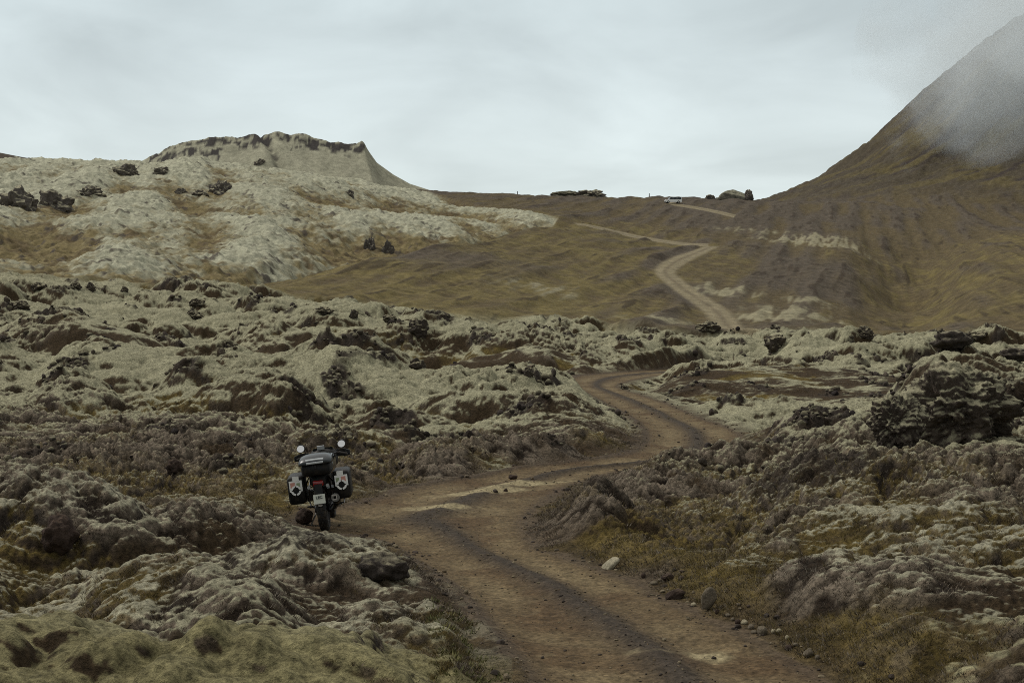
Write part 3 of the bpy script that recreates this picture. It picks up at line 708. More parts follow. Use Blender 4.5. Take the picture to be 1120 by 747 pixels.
rock(886, 719, 12, 9, MR_grey, 'grey stone on the right verge nearest the bottom of the photo', 'stone', 'stone', VG, 6, rough=.12, angular=.8, sub=3)
for i, (px, py, w) in enumerate([(847, 693, 6), (853, 693, 6)]):
    rock(px, py, w, 5, MR_pale, 'yellowish pebble beside the round grey stone on the verge', 'pebble', 'pebble', 'two yellowish pebbles', 30 + i, rough=.1, angular=.5, sub=2)
rock(561, 524.5, 10, 5.5, MR_brown, 'dark low stone at the far edge of the track above the pale worn strip', 'stone', 'stone', VG, 8, rough=.15, angular=.9, sub=3)
rock(553, 538, 5, 4, MR_brown, 'small dark stone lying on the pale worn strip of the track', 'stone', 'stone', VG, 9, rough=.15, angular=.9, sub=3)
for i, (px, py) in enumerate([(802, 680), (808, 683), (815, 684), (797, 676), (822, 689), (862, 700), (871, 708), (864, 712), (895, 722), (826, 694), (785, 672), (759, 664), (716, 640), (704, 633)]):
    rock(px, py, 5 + (i * 7 % 5), 4 + (i * 5 % 3), (MR_grey, MR_brown, MR_pale)[i % 3] if i % 4 else MR_grey, 'fist sized stone in the rubble at the foot of the right bank', 'stone', 'stone', 'small stones at the foot of the right bank', 50 + i, rough=.15, angular=.8, sub=2)
rock(332, 574.5, 19, 18, MR_brown, 'round dark stone standing beside the motorcycle rear wheel', seed=11, rough=.14, angular=.4, depth=.9, sink=.1)
rock(417, 634, 58, 27, MR_dark, 'jagged dark lava rock on the mossy left bank below the motorcycle', seed=12, depth=.6, **J)
rock(60, 606, 38, 38, MR_brown, 'brown lava knob among grey moss near the left edge of the photo', seed=13, **J)
rock(190, 518, 17, 15, MR_brown, 'small pointed dark rock alone in the brown heath left of the motorcycle', seed=14, **J)
# outcrop on the right
rock(1062, 482, 118, 84, MR_mossy, 'largest lava outcrop, pale moss cap over a dark broken face', 'lava_outcrop', 'rock outcrop', None, 15, depth=.75, rough=.36, angular=.7, lumps=.1, sub=6, sink=.2)
rock(984, 490, 56, 58, MR_mossy, 'smaller dark lava outcrop just left of the largest mossy outcrop', 'lava_outcrop', 'rock outcrop', None, 16, depth=.8, rough=.36, angular=.7, lumps=.1, sub=6, sink=.2)
rock(1012, 436, 40, 20, MR_mossy, 'pale moss cushion rock at the upper left shoulder of the largest outcrop', 'lava_outcrop', 'rock outcrop', None, 161, depth=.8, rough=.25, angular=.4, lumps=.5, sink=.3)
rock(1044, 400, 40, 18, MR_dark, 'low black crag directly above the largest mossy outcrop', seed=17, ymin=46, **J)
rock(1112, 396, 30, 14, MR_dark, 'low black crag at the right edge of the photo', seed=18, ymin=46, **J)
# lava crest
for px, py, w, h, lab in [
 (456, 369, 25, 21, 'rounded dark boulder sitting on the mossy crest below the grassy slope'),
 (387, 349, 10, 11, 'small upright dark rock on the crest left of the rounded boulder'),
 (352, 343, 24, 8, 'low dark rock ledge farthest left on the crest below the grassy slope'),
 (426, 351, 18, 8, 'flat dark rock on the crest just left of the rounded boulder'),
 (456, 404, 22, 14, 'pale broken rock on the mossy ridge above the motorcycle'),
 (578, 413, 11, 14, 'dark spiky rock on the ridge just left of the far track bend'),
 (683, 426, 10, 6, 'small dark rock in the grassy wedge inside the far track bend'),
 (776, 364, 32, 12, 'dark broken crag on the crest just below the hill track'),
 (850, 382, 30, 18, 'dark boulder on the crest right of the hill track'),
 (947, 371, 22, 14, 'dark rock on the crest in line with the dry gully on its left'),
 (1030, 369, 10, 10, 'small dark rock on the crest below the mountain gully'),
 (1070, 371, 28, 11, 'pair of joined dark rocks on the crest at the foot of the mountain'),
 (42, 318, 20, 11, 'dark rock on the left crest nearest the left edge of the photo'),
 (82, 315, 13, 7, 'flat dark rock second from the left on the left crest'),
 (99, 319, 11, 11, 'upright dark rock third from the left on the left crest'),
 (136, 321, 9, 7, 'small dark rock on the left crest right of the upright one'),
 (215, 335, 19, 9, 'dark rock at the right end of the brown hollow, upper of two'),
 (211, 349, 26, 11, 'dark rock at the right end of the brown hollow, lower of two'),
 (22, 338, 20, 11, 'brown rock in moss below the left crest at the left edge')]:
    rock(px, py, w * .85, h * .85, MR_crest, lab, group=CR, seed=int(px * 3 + py), ymin=38 if py > 395 else 70, sub=4, sink=.5, **J)
# moss hill and skyline
for px, py, w, h, lab in [
 (17, 225, 38, 21, 'dark lava rock high on the moss hill at the left edge of the photo'),
 (58, 227, 36, 22, 'big dark lava rock on the moss hill, second from the left edge'),
 (95, 215, 32, 13, 'long low rock on the moss hill behind the big dark one'),
 (240, 213, 26, 17, 'dark rock at the head of an ochre gully below the crater'),
 (198, 213, 11, 7, 'small dark rock farther left of the ochre gully head'),
 (218, 214, 17, 7, 'flat dark rock just left of the ochre gully head'),
 (136, 192, 28, 13, 'brown rock hump near the top of the moss hill'),
 (176, 190, 18, 8, 'low rock below the left foot of the crater'),
 (405, 273, 13, 15, 'black rock standing in for a dark hole at the bottom of the moss hill cleft, left of two'),  # cleft rocks are added where the cleft has dark holes
 (424, 277, 13, 15, 'black rock standing in for a dark hole at the bottom of the moss hill cleft, right of two'),
 (382, 215, 9, 7, 'small black rock standing in for a dark hole at the top of the moss hill cleft'),
 (285, 184, 11, 8, 'dark rock alone on the pale face of the crater')]:
    rock(px, py, w, h * .82, MR_far, lab, 'boulder', 'boulder', HL, int(px * 5 + py), ymin=170 if px != 285 else 480, sub=4, sink=1.1, rough=.5, angular=.5, lumps=.0)
RY = float(YY[np.argmin(np.where(GY[:, jcol(700)] > 300, PYg[:, jcol(700)], 999) * 1.0)])
def ridge_y(px):
    j = jcol(px); m_ = (YY > 360) & (YY < 620); k = np.where(m_)[0]; return float(YY[k[np.argmin(PYg[k, j])]]), float(PYg[k, j].min())
def on_ridge(px, w, h, mat, lab, name, cat, seed, lift=0., **kw):
    y, py = ridge_y(px)
    return rock(px, py + 1.2 - lift, w, h, mat, lab, name, cat, None, seed, Y=y - 1.5, sub=4, **kw)
on_ridge(619, 38, 7, MR_farm, 'low mossy crag on the skyline left of the dark rock cluster', 'crag', 'rock outcrop', 71, rough=.3, angular=.5, lumps=.3, depth=.5)
on_ridge(647, 30, 9, MR_far, 'dark rock cluster on the skyline at the right end of the mossy crag', 'crag', 'rock outcrop', 72, rough=.4, angular=.6, lumps=.4, depth=.5)
on_ridge(806, 37, 12, MR_block, 'flat topped mossy rock block on the skyline right of the white vehicle', 'crag', 'rock outcrop', 73, rough=.07, angular=1.0, depth=.6, sink=.6)
on_ridge(777, 11, 7, MR_far, 'small dark rock on the skyline between white vehicle and mossy block', 'boulder', 'boulder', 74, rough=.35, angular=.6)
on_ridge(787, 9, 5, MR_far, 'lowest dark rock touching the left side of the skyline mossy block', 'boulder', 'boulder', 75, rough=.35, angular=.6)
on_ridge(819, 9, 11, MR_far, 'dark rock at the right shoulder of the skyline mossy block', 'boulder', 'boulder', 76, lift=2, rough=.35, angular=.6)
M_post = simple('weathered_wood', (.05, .045, .04), .9)
for px, lab in [(566, 'small dark marker post on the skyline left of the mossy crag'), (710, 'small dark marker post on the skyline just left of the white vehicle')]:
    y, py = ridge_y(px); bm = BM()
    x = (px - CX) / F * y
    add_box(bm, (0, 0, .45), (.28, .28, 1.1), taper=(.8, .8)); add_box(bm, (0, 0, 1.03), (.34, .34, .12), taper=(.6, .6))
    o = obj('marker_post', bm, M_post, bevel=.02); o.location = (x, y, ground_z(x, y)); tag(o, lab, 'post', 'marker posts on the skyline')

# ------------------------------------------------------------------ the white vehicle on the ridge
M_white = simple('white_paint', (.9, .9, .88), .3, coat=.3); M_win = simple('dark_glass', (.01, .012, .014), .06); M_rub = simple('rubber', (.015, .014, .013), .85, grime=.5)
M_lamp = simple('lamp_glass', (.6, .6, .55), .1); M_trim = simple('dark_trim', (.03, .03, .03), .5)
vp = hitb(736, 222.3, 300.)
van = empty('off_road_van', (vp[0], vp[1], ground_z(*vp) + .02), (0, 0, math.radians(4)))
tag(van, 'white off road van with a dark window band parked on the ridge track', 'van')
bm = BM()
prof = [(-2.55, .45), (-2.6, .95), (-2.5, 1.12), (-1.55, 1.22), (-1.05, 1.95), (-.8, 2.02), (2.45, 2.02), (2.58, 1.9), (2.62, .5), (2.5, .42), (-2.4, .40)]
loft(bm, [[(x, -.95, z) for x, z in prof], [(x, -.98, z * .99) for x, z in prof], [(x, .98, z * .99) for x, z in prof], [(x, .95, z) for x, z in prof]])
obj('body', bm, M_white, van, bevel=.03)
for sx in (-1, 1):
    for x0, x1 in ((-1.0, -.25), (-.15, 1.0), (1.1, 2.4)):
        bm = BM(); f0 = 1.25; off_ = .32 if x0 == -1.0 else 0
        loft(bm, [[(x0 - off_ * .9, sx * .985, f0), (x1, sx * .985, f0), (x1, sx * .985, 1.86), (x0, sx * .985, 1.86)], [(x0 - off_ * .9, sx * 1.0, f0), (x1, sx * 1.0, f0), (x1, sx * 1.0, 1.86), (x0, sx * 1.0, 1.86)]])
        obj('window', bm, M_win, van)
    for x in (-1.65, 1.55):
        bm = BM(); add_lathe(bm, [(.16, -.12), (.36, -.12), (.4, -.07), (.4, .07), (.36, .12), (.16, .12)], (x, sx * .88, .4), 'Y', 24)
        wl = obj('wheel', bm, M_rub, van, smooth=True)
        bm = BM(); add_disc(bm, (x, sx * .95, .4), .2, .1, 'Y', 18); obj('hubcap', bm, M_lamp, wl)
    bm = BM(); add_disc(bm, (-2.6, sx * .7, .85), .1, .06, 'X', 14); obj('headlight', bm, M_lamp, van)
bm = BM(); loft(bm, [[(-1.58, -.82, 1.27), (-1.58, .82, 1.27), (-1.12, .78, 1.90), (-1.12, -.78, 1.90)], [(-1.60, -.82, 1.29), (-1.60, .82, 1.29), (-1.14, .78, 1.92), (-1.14, -.78, 1.92)]]); obj('windscreen', bm, M_win, van)
bm = BM(); add_box(bm, (-2.62, 0, .5), (.1, 1.8, .18)); obj('bumper', bm, M_trim, van, bevel=.02)

# ------------------------------------------------------------------ the motorcycle
K_black = simple('black_plastic', (.010, .010, .010), .5, spec=.25, grime=.2); K_gloss = simple('dark_gloss_lid', (.030, .034, .036), .3, spec=.4); K_metal = simple('grey_metal', (.28, .28, .28), .35, 1., grime=.35)
K_dmetal = simple('dark_metal', (.04, .04, .042), .4, .8, grime=.4); K_white = simple('white_sticker', (.9, .9, .86), .3); K_pink = simple('pink_sticker', (.62, .30, .24), .5); K_green = simple('green_sticker', (.30, .36, .22), .5)
K_red = simple('red_lens', (.28, .012, .01), .15, coat=.5); K_mirror = simple('mirror_glass', (.92, .93, .93), .03, 1.); K_plate = simple('plate_white', (.72, .74, .64), .4); K_ink = simple('plate_ink', (.03, .03, .035), .6)
K_lens = simple('smoked_lens', (.33, .33, .33), .15); K_label_glint = simple('pale_label_glint', (.5, .52, .52), .12); K_tan = simple('orange_grey_label', (.45, .42, .38), .5)
bp_ = Vector((*flat_pt(356, 578.5), 0)); bp_.z = ground_z(bp_.x, bp_.y) - .01
bike = empty('motorcycle', bp_, (0, math.radians(-7.3), math.radians(3)))
tag(bike, 'black touring motorcycle with top case and stickered panniers leaning at the track edge', 'motorcycle')
def wheel(y, wd, rad):
    bm = BM(); add_lathe(bm, [(.05, -.06), (.07, -.06), (.07, .06), (.05, .06)], (0, y, rad), 'X', 16)
    for k in range(10):
        a = 2 * math.pi * k / 10
        add_tube(bm, [(.03 * (-1)**k, y + .06 * math.cos(a), rad + .06 * math.sin(a)), (0, y + (rad - .1) * math.cos(a + .2), rad + (rad - .1) * math.sin(a + .2))], .006, 5)
    w_ = obj('wheel', bm, K_dmetal, bike)
    h = wd / 2; r0 = rad - .105
    bm = BM(); add_lathe(bm, [(r0, -h * .7), (r0 + .03, -h * .72), (r0 + .03, h * .72), (r0, h * .7), (r0 - .012, 0)], (0, y, rad), 'X', 40); obj('rim', bm, K_dmetal, w_, smooth=True)
    bm = BM(); add_lathe(bm, [(r0 + .02, -h * .75), (r0 + .05, -h), (rad - .04, -h), (rad - .016, -h * .75), (rad - .008, -h * .3), (rad - .008, h * .3), (rad - .016, h * .75), (rad - .04, h), (r0 + .05, h), (r0 + .02, h * .75)], (0, y, rad), 'X', 48)
    for k in range(36):
        a = 2 * math.pi * k / 36
        for xo in ((-.6, .0, .6) if k % 2 else (-.32, .32)):
            add_box(bm, (xo * h, y + math.cos(a) * (rad - .008 - .01 * abs(xo)), rad + math.sin(a) * (rad - .008 - .01 * abs(xo))), (h * .42, .026, .022), rot=(a - math.pi / 2, 0, 0))
    obj('tyre', bm, M_rub, w_)
    return w_
wheel(0, .15, .32); wheel(1.52, .11, .33)
bm = BM()   # engine with cylinder heads, gearbox and sump
add_box(bm, (0, .78, .43), (.34, .46, .34)); add_box(bm, (0, .98, .48), (.60, .17, .15)); add_box(bm, (0, .78, .24), (.26, .42, .08))
for k in range(5): add_box(bm, (.22 + .03 * k, .98, .48), (.012, .2, .19)); add_box(bm, (-.22 - .03 * k, .98, .48), (.012, .2, .19))
obj('engine', bm, K_dmetal, bike, bevel=.012)
bm = BM()
for s in (-1, 1):
    add_tube(bm, [(s * .12, -.05, .95), (s * .13, .35, .78), (s * .14, .8, .68), (s * .08, 1.2, .92)], .017); add_tube(bm, [(s * .13, .35, .78), (s * .13, .42, .4), (s * .12, .6, .3)], .016)
    add_tube(bm, [(s * .15, -.1, .86), (s * .22, .05, .74), (s * .2, .3, .62), (s * .13, .4, .6)], .011)
obj('frame', bm, K_dmetal, bike)
for s in (-1, 1):   # crash bars stand out both sides
    bm = BM(); add_tube(bm, [(s * .12, .8, .25), (s * .27, .9, .3), (s * .31, 1.02, .5), (s * .24, 1.1, .72), (s * .1, 1.12, .8)], .014); obj('crash_bar', bm, K_metal, bike, smooth=True)
    bm = BM(); add_tube(bm, [(s * .1, 1.52, .33), (s * .1, 1.25, .98)], [.03, .022], 10); obj('fork', bm, K_dmetal, bike, smooth=True)
    bm = BM(); add_tube(bm, [(s * .14, .55, .34), (s * .26, .55, .33)], .014); add_box(bm, (s * .25, .55, .345), (.09, .05, .02)); obj('footpeg', bm, K_dmetal, bike)
bm = BM(); add_tube(bm, [(.1, 0, .32), (.11, .3, .36), (.06, .6, .42)], [.035, .04, .05], 10); add_tube(bm, [(-.1, 0, .32), (-.11, .3, .36), (-.06, .6, .42)], [.03, .035, .045], 10); obj('swingarm', bm, K_dmetal, bike, smooth=True)
bm = BM(); add_tube(bm, [(.17, .7, .3), (.2, .45, .34), (.215, .3, .42)], .025, 10); add_tube(bm, [(.215, .3, .42), (.235, -.2, .52)], [.06, .068], 16); ex = obj('exhaust', bm, K_black, bike, smooth=True)
bm = BM(); add_lathe(bm, [(.03, -.01), (.066, -.01), (.066, .012), (.03, .012)], (.236, -.212, .523), 'Y', 20); obj('end_cap', bm, K_metal, ex)
bm = BM(); add_box(bm, (.22, -.235, .56), (.075, .012, .02)); add_box(bm, (.255, -.235, .525), (.015, .012, .07)); add_box(bm, (.225, -.235, .495), (.07, .012, .018)); obj('bracket', bm, K_tan, ex)
bm = BM(); add_tube(bm, [(-.12, .5, .3), (-.24, .42, .1), (-.27, .4, .0)], .013); add_box(bm, (-.27, .4, .0), (.06, .09, .014)); obj('side_stand', bm, K_metal, bike)
bm = BM()   # rear mudguard over the tyre, with the plate hanger
for k in range(9):
    a = math.radians(35 + k * 13)
    add_box(bm, (0, -math.cos(a) * .37, .32 + math.sin(a) * .37), (.17, .095, .012), rot=(math.pi / 2 - a, 0, 0))
add_box(bm, (0, -.3, .62), (.12, .03, .3), rot=(-.25, 0, 0)); obj('mudguard', bm, K_black, bike)
bm = BM(); loft(bm, [rrect(.2, .16, .04, -.22, .80), rrect(.3, .2, .05, 0, .82), rrect(.34, .16, .05, .3, .84), rrect(.3, .14, .05, .6, .84)]); obj('tail_cowl', bm, K_black, bike, smooth=True)
bm = BM(); loft(bm, [rrect(.26, .08, .03, -.02, .93), rrect(.36, .12, .04, .25, .92), rrect(.32, .1, .04, .5, .88), rrect(.2, .1, .04, .78, .9)]); obj('seat', bm, simple('seat_vinyl', (.014, .013, .012), .6), bike, smooth=True)
bm = BM(); loft(bm, [rrect(.18, .2, .06, .62, .92), rrect(.36, .3, .1, .85, .95), rrect(.42, .34, .1, 1.05, .96), rrect(.34, .3, .1, 1.25, .95)]); obj('fuel_tank', bm, simple('tank_paint', (.02, .021, .022), .25, coat=.5), bike, smooth=True)
bm = BM(); loft(bm, [rrect(.34, .3, .1, 1.2, .98), rrect(.46, .34, .12, 1.35, 1.02), rrect(.3, .26, .1, 1.55, 1.0), rrect(.14, .12, .05, 1.68, .98)]); obj('fairing', bm, K_black, bike, smooth=True)
bm = BM(); add_disc(bm, (0, 1.69, .98), .075, .03, 'Y', 18); obj('headlight', bm, K_lens, bike)
bm = BM(); loft(bm, [[(x, 1.38 - .25 * 0 + .02 * math.cos(x * 8), 1.06) for x in (-.2, -.1, 0, .1, .2)] + [(x, 1.40 + .02 * math.cos(x * 8), 1.06) for x in (.2, .1, 0, -.1, -.2)],
                   [(x * .8, 1.30 + .02 * math.cos(x * 8), 1.2) for x in (-.2, -.1, 0, .1, .2)] + [(x * .8, 1.315 + .02 * math.cos(x * 8), 1.2) for x in (.2, .1, 0, -.1, -.2)]]); ws = obj('windscreen', bm, simple('tinted_screen', (.03, .035, .035), .08), bike)
bm = BM(); add_box(bm, (-.03, 1.28, 1.205), (.12, .012, .07), rot=(.35, 0, 0)); obj('screen_label', bm, K_label_glint, ws)
bm = BM(); add_tube(bm, [(-.40, .98, 1.08), (-.25, 1.04, 1.12), (-.1, 1.1, 1.08), (.1, 1.1, 1.08), (.25, 1.04, 1.12), (.40, .98, 1.08)], .012); hb_ = obj('handlebar', bm, K_dmetal, bike)
for s in (-1, 1):
    bm = BM(); add_tube(bm, [(s * .28, 1.03, 1.115), (s * .41, .975, 1.078)], .018, 10); obj('grip', bm, M_rub, hb_)
    bm = BM(); loft(bm, [[(s * .22, 1.16, 1.05), (s * .22, 1.18, 1.05), (s * .22, 1.18, 1.15), (s * .22, 1.16, 1.15)], [(s * .36, 1.14, 1.03), (s * .36, 1.16, 1.03), (s * .36, 1.16, 1.16), (s * .36, 1.14, 1.16)], [(s * .45, 1.02, 1.05), (s * .46, 1.04, 1.05), (s * .46, 1.04, 1.13), (s * .45, 1.02, 1.13)]]); obj('handguard', bm, K_black, bike)
    bm = BM(); add_tube(bm, [(s * .29, 1.1, 1.095), (s * .42, 1.05, 1.065)], .008, 6); obj('lever', bm, K_metal, bike)
    bm = BM(); add_tube(bm, [(s * .24, 1.06, 1.12), (s * .29, 1.08, 1.22), (s * .335, 1.08, 1.24)], .008, 6); add_disc(bm, (s * .335, 1.085, 1.245), .068, .03, 'Y', 24); mi = obj('mirror', bm, K_black, bike)
    bm = BM(); add_disc(bm, (0, 0, 0), .06, .006, 'Y', 24); mg = obj('mirror_glass', bm, K_mirror, mi); mg.location = (s * .335, 1.04, 1.245); mg.rotation_euler = (math.radians(-24), 0, 0)
# top case
bm = BM(); loft(bm, [rrect(.40, .17, .05, -.34, 1.005), rrect(.46, .2, .06, -.26, 1.0), rrect(.46, .2, .06, .05, 1.0), rrect(.40, .16, .05, .14, 1.0)]); tcs = obj('top_case', bm, K_black, bike, smooth=True)
def lid_ring(y, w_, z0, z1):
    pts = []
    for k in range(17):
        a = math.pi * k / 16; e = .62
        c_, s_2 = math.cos(a), math.sin(a)
        pts.append((math.copysign(abs(c_)**e, c_) * w_ / 2, y, z0 + (z1 - z0) * abs(s_2)**e))
    return pts
bm = BM(); loft(bm, [lid_ring(-.385, .40, 1.095, 1.135), lid_ring(-.37, .50, 1.085, 1.15), lid_ring(-.28, .525, 1.08, 1.205), lid_ring(-.12, .525, 1.08, 1.235), lid_ring(.06, .50, 1.08, 1.225), lid_ring(.15, .42, 1.085, 1.16)]); lid = obj('lid', bm, K_gloss, tcs, smooth=True)
bm = BM(); loft(bm, [[(-.13, -.392, 1.118), (.13, -.392, 1.118), (.13, -.392, 1.098), (-.13, -.392, 1.098)], [(-.14, -.345, 1.175), (.14, -.345, 1.175), (.13, -.345, 1.11), (-.13, -.345, 1.11)]]); obj('lid_glint', bm, K_label_glint, tcs, bevel=.004)  # pale strip added to paint the sky's reflection on the lid chamfer
bm = BM(); add_box(bm, (0, -.35, 1.04), (.03, .02, .05)); obj('latch', bm, K_dmetal, tcs, bevel=.003)
# panniers
for s in (-1, 1):
    cx_ = s * .355
    bm = BM(); loft(bm, [rrect(.235, .40, .05, -.17, .70, cx_), rrect(.265, .44, .06, -.13, .70, cx_), rrect(.265, .44, .06, .26, .72, cx_), rrect(.19, .36, .05, .32, .72, cx_)]); pn_ = obj('pannier', bm, K_black, bike, smooth=True)
    yb = -.176
    bm = BM(); add_box(bm, (cx_ - s * .01, yb - .002, .885), (.10, .006, .07)); obj('handle_label', bm, K_white, pn_)
    bm = BM(); add_box(bm, (cx_, yb, .77), (.20, .006, .17)); obj('sticker', bm, K_white, pn_)
    bm = BM(); add_box(bm, (cx_ + (.035 if s > 0 else -.045), yb - .005, .79), (.07, .006, .08)); obj('sticker_patch', bm, K_pink, pn_)
    bm = BM(); add_box(bm, (cx_ + (-.055 if s > 0 else .04), yb - .005, .785), (.05, .006, .065)); obj('sticker_patch', bm, K_green, pn_)
    bm = BM(); add_disc(bm, (cx_ + s * .0, yb - .010, .705), .066, .008, 'Y', 28); obj('emblem_disc', bm, K_black, pn_)
    bm = BM()
    for k in range(4):
        a0 = math.radians(k * 90 + 8); ring = []
        for i in range(8):
            a = a0 + math.radians(74) * i / 7
            ring.append([(cx_ + math.cos(a) * r_, yb - .016 - dy, .705 + math.sin(a) * r_) for r_, dy in ((.050, 0), (.080, 0), (.080, .006), (.050, .006))])
        loft(bm, ring)
    obj('emblem_ring', bm, K_white, pn_)
bm = BM(); loft(bm, [rrect(.15, .085, .025, -.275, .775), rrect(.17, .1, .03, -.235, .775)]); obj('tail_light', bm, K_red, bike, smooth=True)
for s in (-1, 1):
    bm = BM(); add_tube(bm, [(s * .06, -.25, .74), (s * .12, -.26, .735)], .01); add_disc(bm, (s * .145, -.27, .735), .03, .04, 'Y', 16); ind = obj('indicator', bm, K_black, bike)
    bm = BM(); add_disc(bm, (s * .145, -.295, .735), .026, .012, 'Y', 16); obj('indicator_lens', bm, K_lens, ind)
bm = BM(); add_box(bm, (0, -.36, .545), (.18, .008, .145), rot=(-.12, 0, 0)); plate = obj('number_plate', bm, K_plate, bike, bevel=.002)
for txt, z, sz in (('LEC', .572, .062), ('1907', .512, .062)):
    cu_ = D.curves.new('plate_lettering', 'FONT'); cu_.body = txt; cu_.size = sz; cu_.align_x = 'CENTER'; cu_.align_y = 'CENTER'; cu_.extrude = .0015; cu_.offset = .0015
    tmp = D.objects.new('tmp', cu_); C.objects.link(tmp)
    me = D.meshes.new_from_object(tmp.evaluated_get(bpy.context.evaluated_depsgraph_get())); D.objects.remove(tmp); D.curves.remove(cu_)
    me.name = 'plate_lettering'
    t_ = obj('plate_lettering', me, K_ink, plate); t_.location = (0, -.3665 + (z - .545) * -.12, z); t_.rotation_euler = (math.pi / 2 - .12, 0, 0)
bm = BM(); add_disc(bm, (.0, -.335, .445), .03, .01, 'Y', 14, (1.2, .6)); obj('reflector', bm, K_tan, bike)

# ------------------------------------------------------------------ ground cover nobody could count
def cover_object(name, v, f, colors, mat):
    me = raw_mesh(name, v.astype(np.float32), f, np.concatenate([colors, np.ones((len(colors), 1))], 1).astype(np.float32))
    me.polygons.foreach_set('use_smooth', np.zeros(len(f), bool))
    me.materials.append(mat)
    o = D.objects.new(name, me); C.objects.link(o); o['kind'] = 'stuff'; return o
def pick(weight, n, ymin, ymax):
    wt = weight * ((YY[:weight.shape[0]] > ymin) & (YY[:weight.shape[0]] < ymax))[:, None] * ((PX > -160) & (PX < 1280))[None, :]
    cs = np.cumsum(wt.ravel()); k = np.searchsorted(cs, rng.random(n) * cs[-1])
    return k // wt.shape[1], k % wt.shape[1]
def plain_material(name):
    m = D.materials.new(name); nt, n, l = nodes(m)
    out = n.new('ShaderNodeOutputMaterial'); b = n.new('ShaderNodeBsdfPrincipled'); l.new(b.outputs[0], out.inputs[0])
    b.inputs['Roughness'].default_value = .9; b.inputs['Specular IOR Level'].default_value = .15
    a = n.new('ShaderNodeAttribute'); a.attribute_name = 'albedo'; z = n.new('ShaderNodeTexNoise'); z.inputs['Scale'].default_value = 40
    r = n.new('ShaderNodeMapRange'); r.inputs[3].default_value = .6; r.inputs[4].default_value = 1.4; l.new(z.outputs['Fac'], r.inputs[0])
    s = n.new('ShaderNodeVectorMath'); s.operation = 'SCALE'; l.new(a.outputs['Color'], s.inputs[0]); l.new(r.outputs[0], s.inputs['Scale']); l.new(s.outputs[0], b.inputs['Base Color'])
    return m
M_plain = plain_material('ground_cover')
sdN = sd[:H1]
def tufts(name, weight, n, ymin, ymax, blades, h, rad, wid, cols):
    i, j = pick(weight, n, ymin, ymax)
    y = YY[i] * (1 + rng.normal(0, .0008, n)); px = PX[j] + rng.uniform(-.7, .7, n); x = (px - CX) / F * y; z = Zf[i, j] + ZC
    sc = rng.uniform(.6, 1.3, n) * np.interp(y, [10, 25, 60], [.8, 1.1, 1.9])
    base = np.stack([x, y, z], 1)[:, None, :]
    a = rng.uniform(0, 2 * np.pi, (n, blades)); r_ = rad * np.sqrt(rng.random((n, blades))) * sc[:, None]
    b = base + np.stack([np.cos(a) * r_, np.sin(a) * r_, np.full(a.shape, -.01)], -1)
    t = rng.uniform(0, np.pi, (n, blades)); wv = np.stack([np.cos(t), np.sin(t), 0 * t], -1) * (wid * sc[:, None])[..., None]
    ln = rng.uniform(.3, 1.1, (n, blades)) * h * sc[:, None]
    tip = b + np.stack([np.cos(a) * ln * .7, np.sin(a) * ln * .7, ln], -1)
    v = np.stack([b - wv, b + wv, tip], 2).reshape(-1, 3)
    c = np.array(cols)[rng.integers(0, len(cols), n)][:, None, :] * rng.uniform(.6, 1.4, (n, blades, 1))
    c = np.repeat(c[:, :, None, :], 3, 2).reshape(-1, 3)
    return cover_object(name, v, np.arange(len(v)).reshape(-1, 3), c, M_plain)
offr = (sdN > .12).astype(np.float32)
tufts('heath_twigs', (np.clip(hv * (1 - mv), 0, 1) * offr)**1.5, 42000, 8, 60, 9, .045, .07, .004, [(.17, .14, .105), (.12, .095, .068), (.22, .19, .15), (.05, .038, .026)])
tufts('dry_grass', (ov * offr) * (1 - mv) + .02 * offr * (sdN < .6), 9000, 8, 45, 10, .075, .05, .003, [(.12, .092, .028), (.15, .12, .045), (.085, .068, .024)])
vg = offr * (sdN < .75) * (PX < 575)[None, :] * (PX > 470)[None, :]
tufts('low_plants', vg.astype(np.float32), 420, 10.5, 15.5, 12, .05, .06, .008, [(.12, .125, .05), (.15, .14, .06), (.10, .10, .04)])
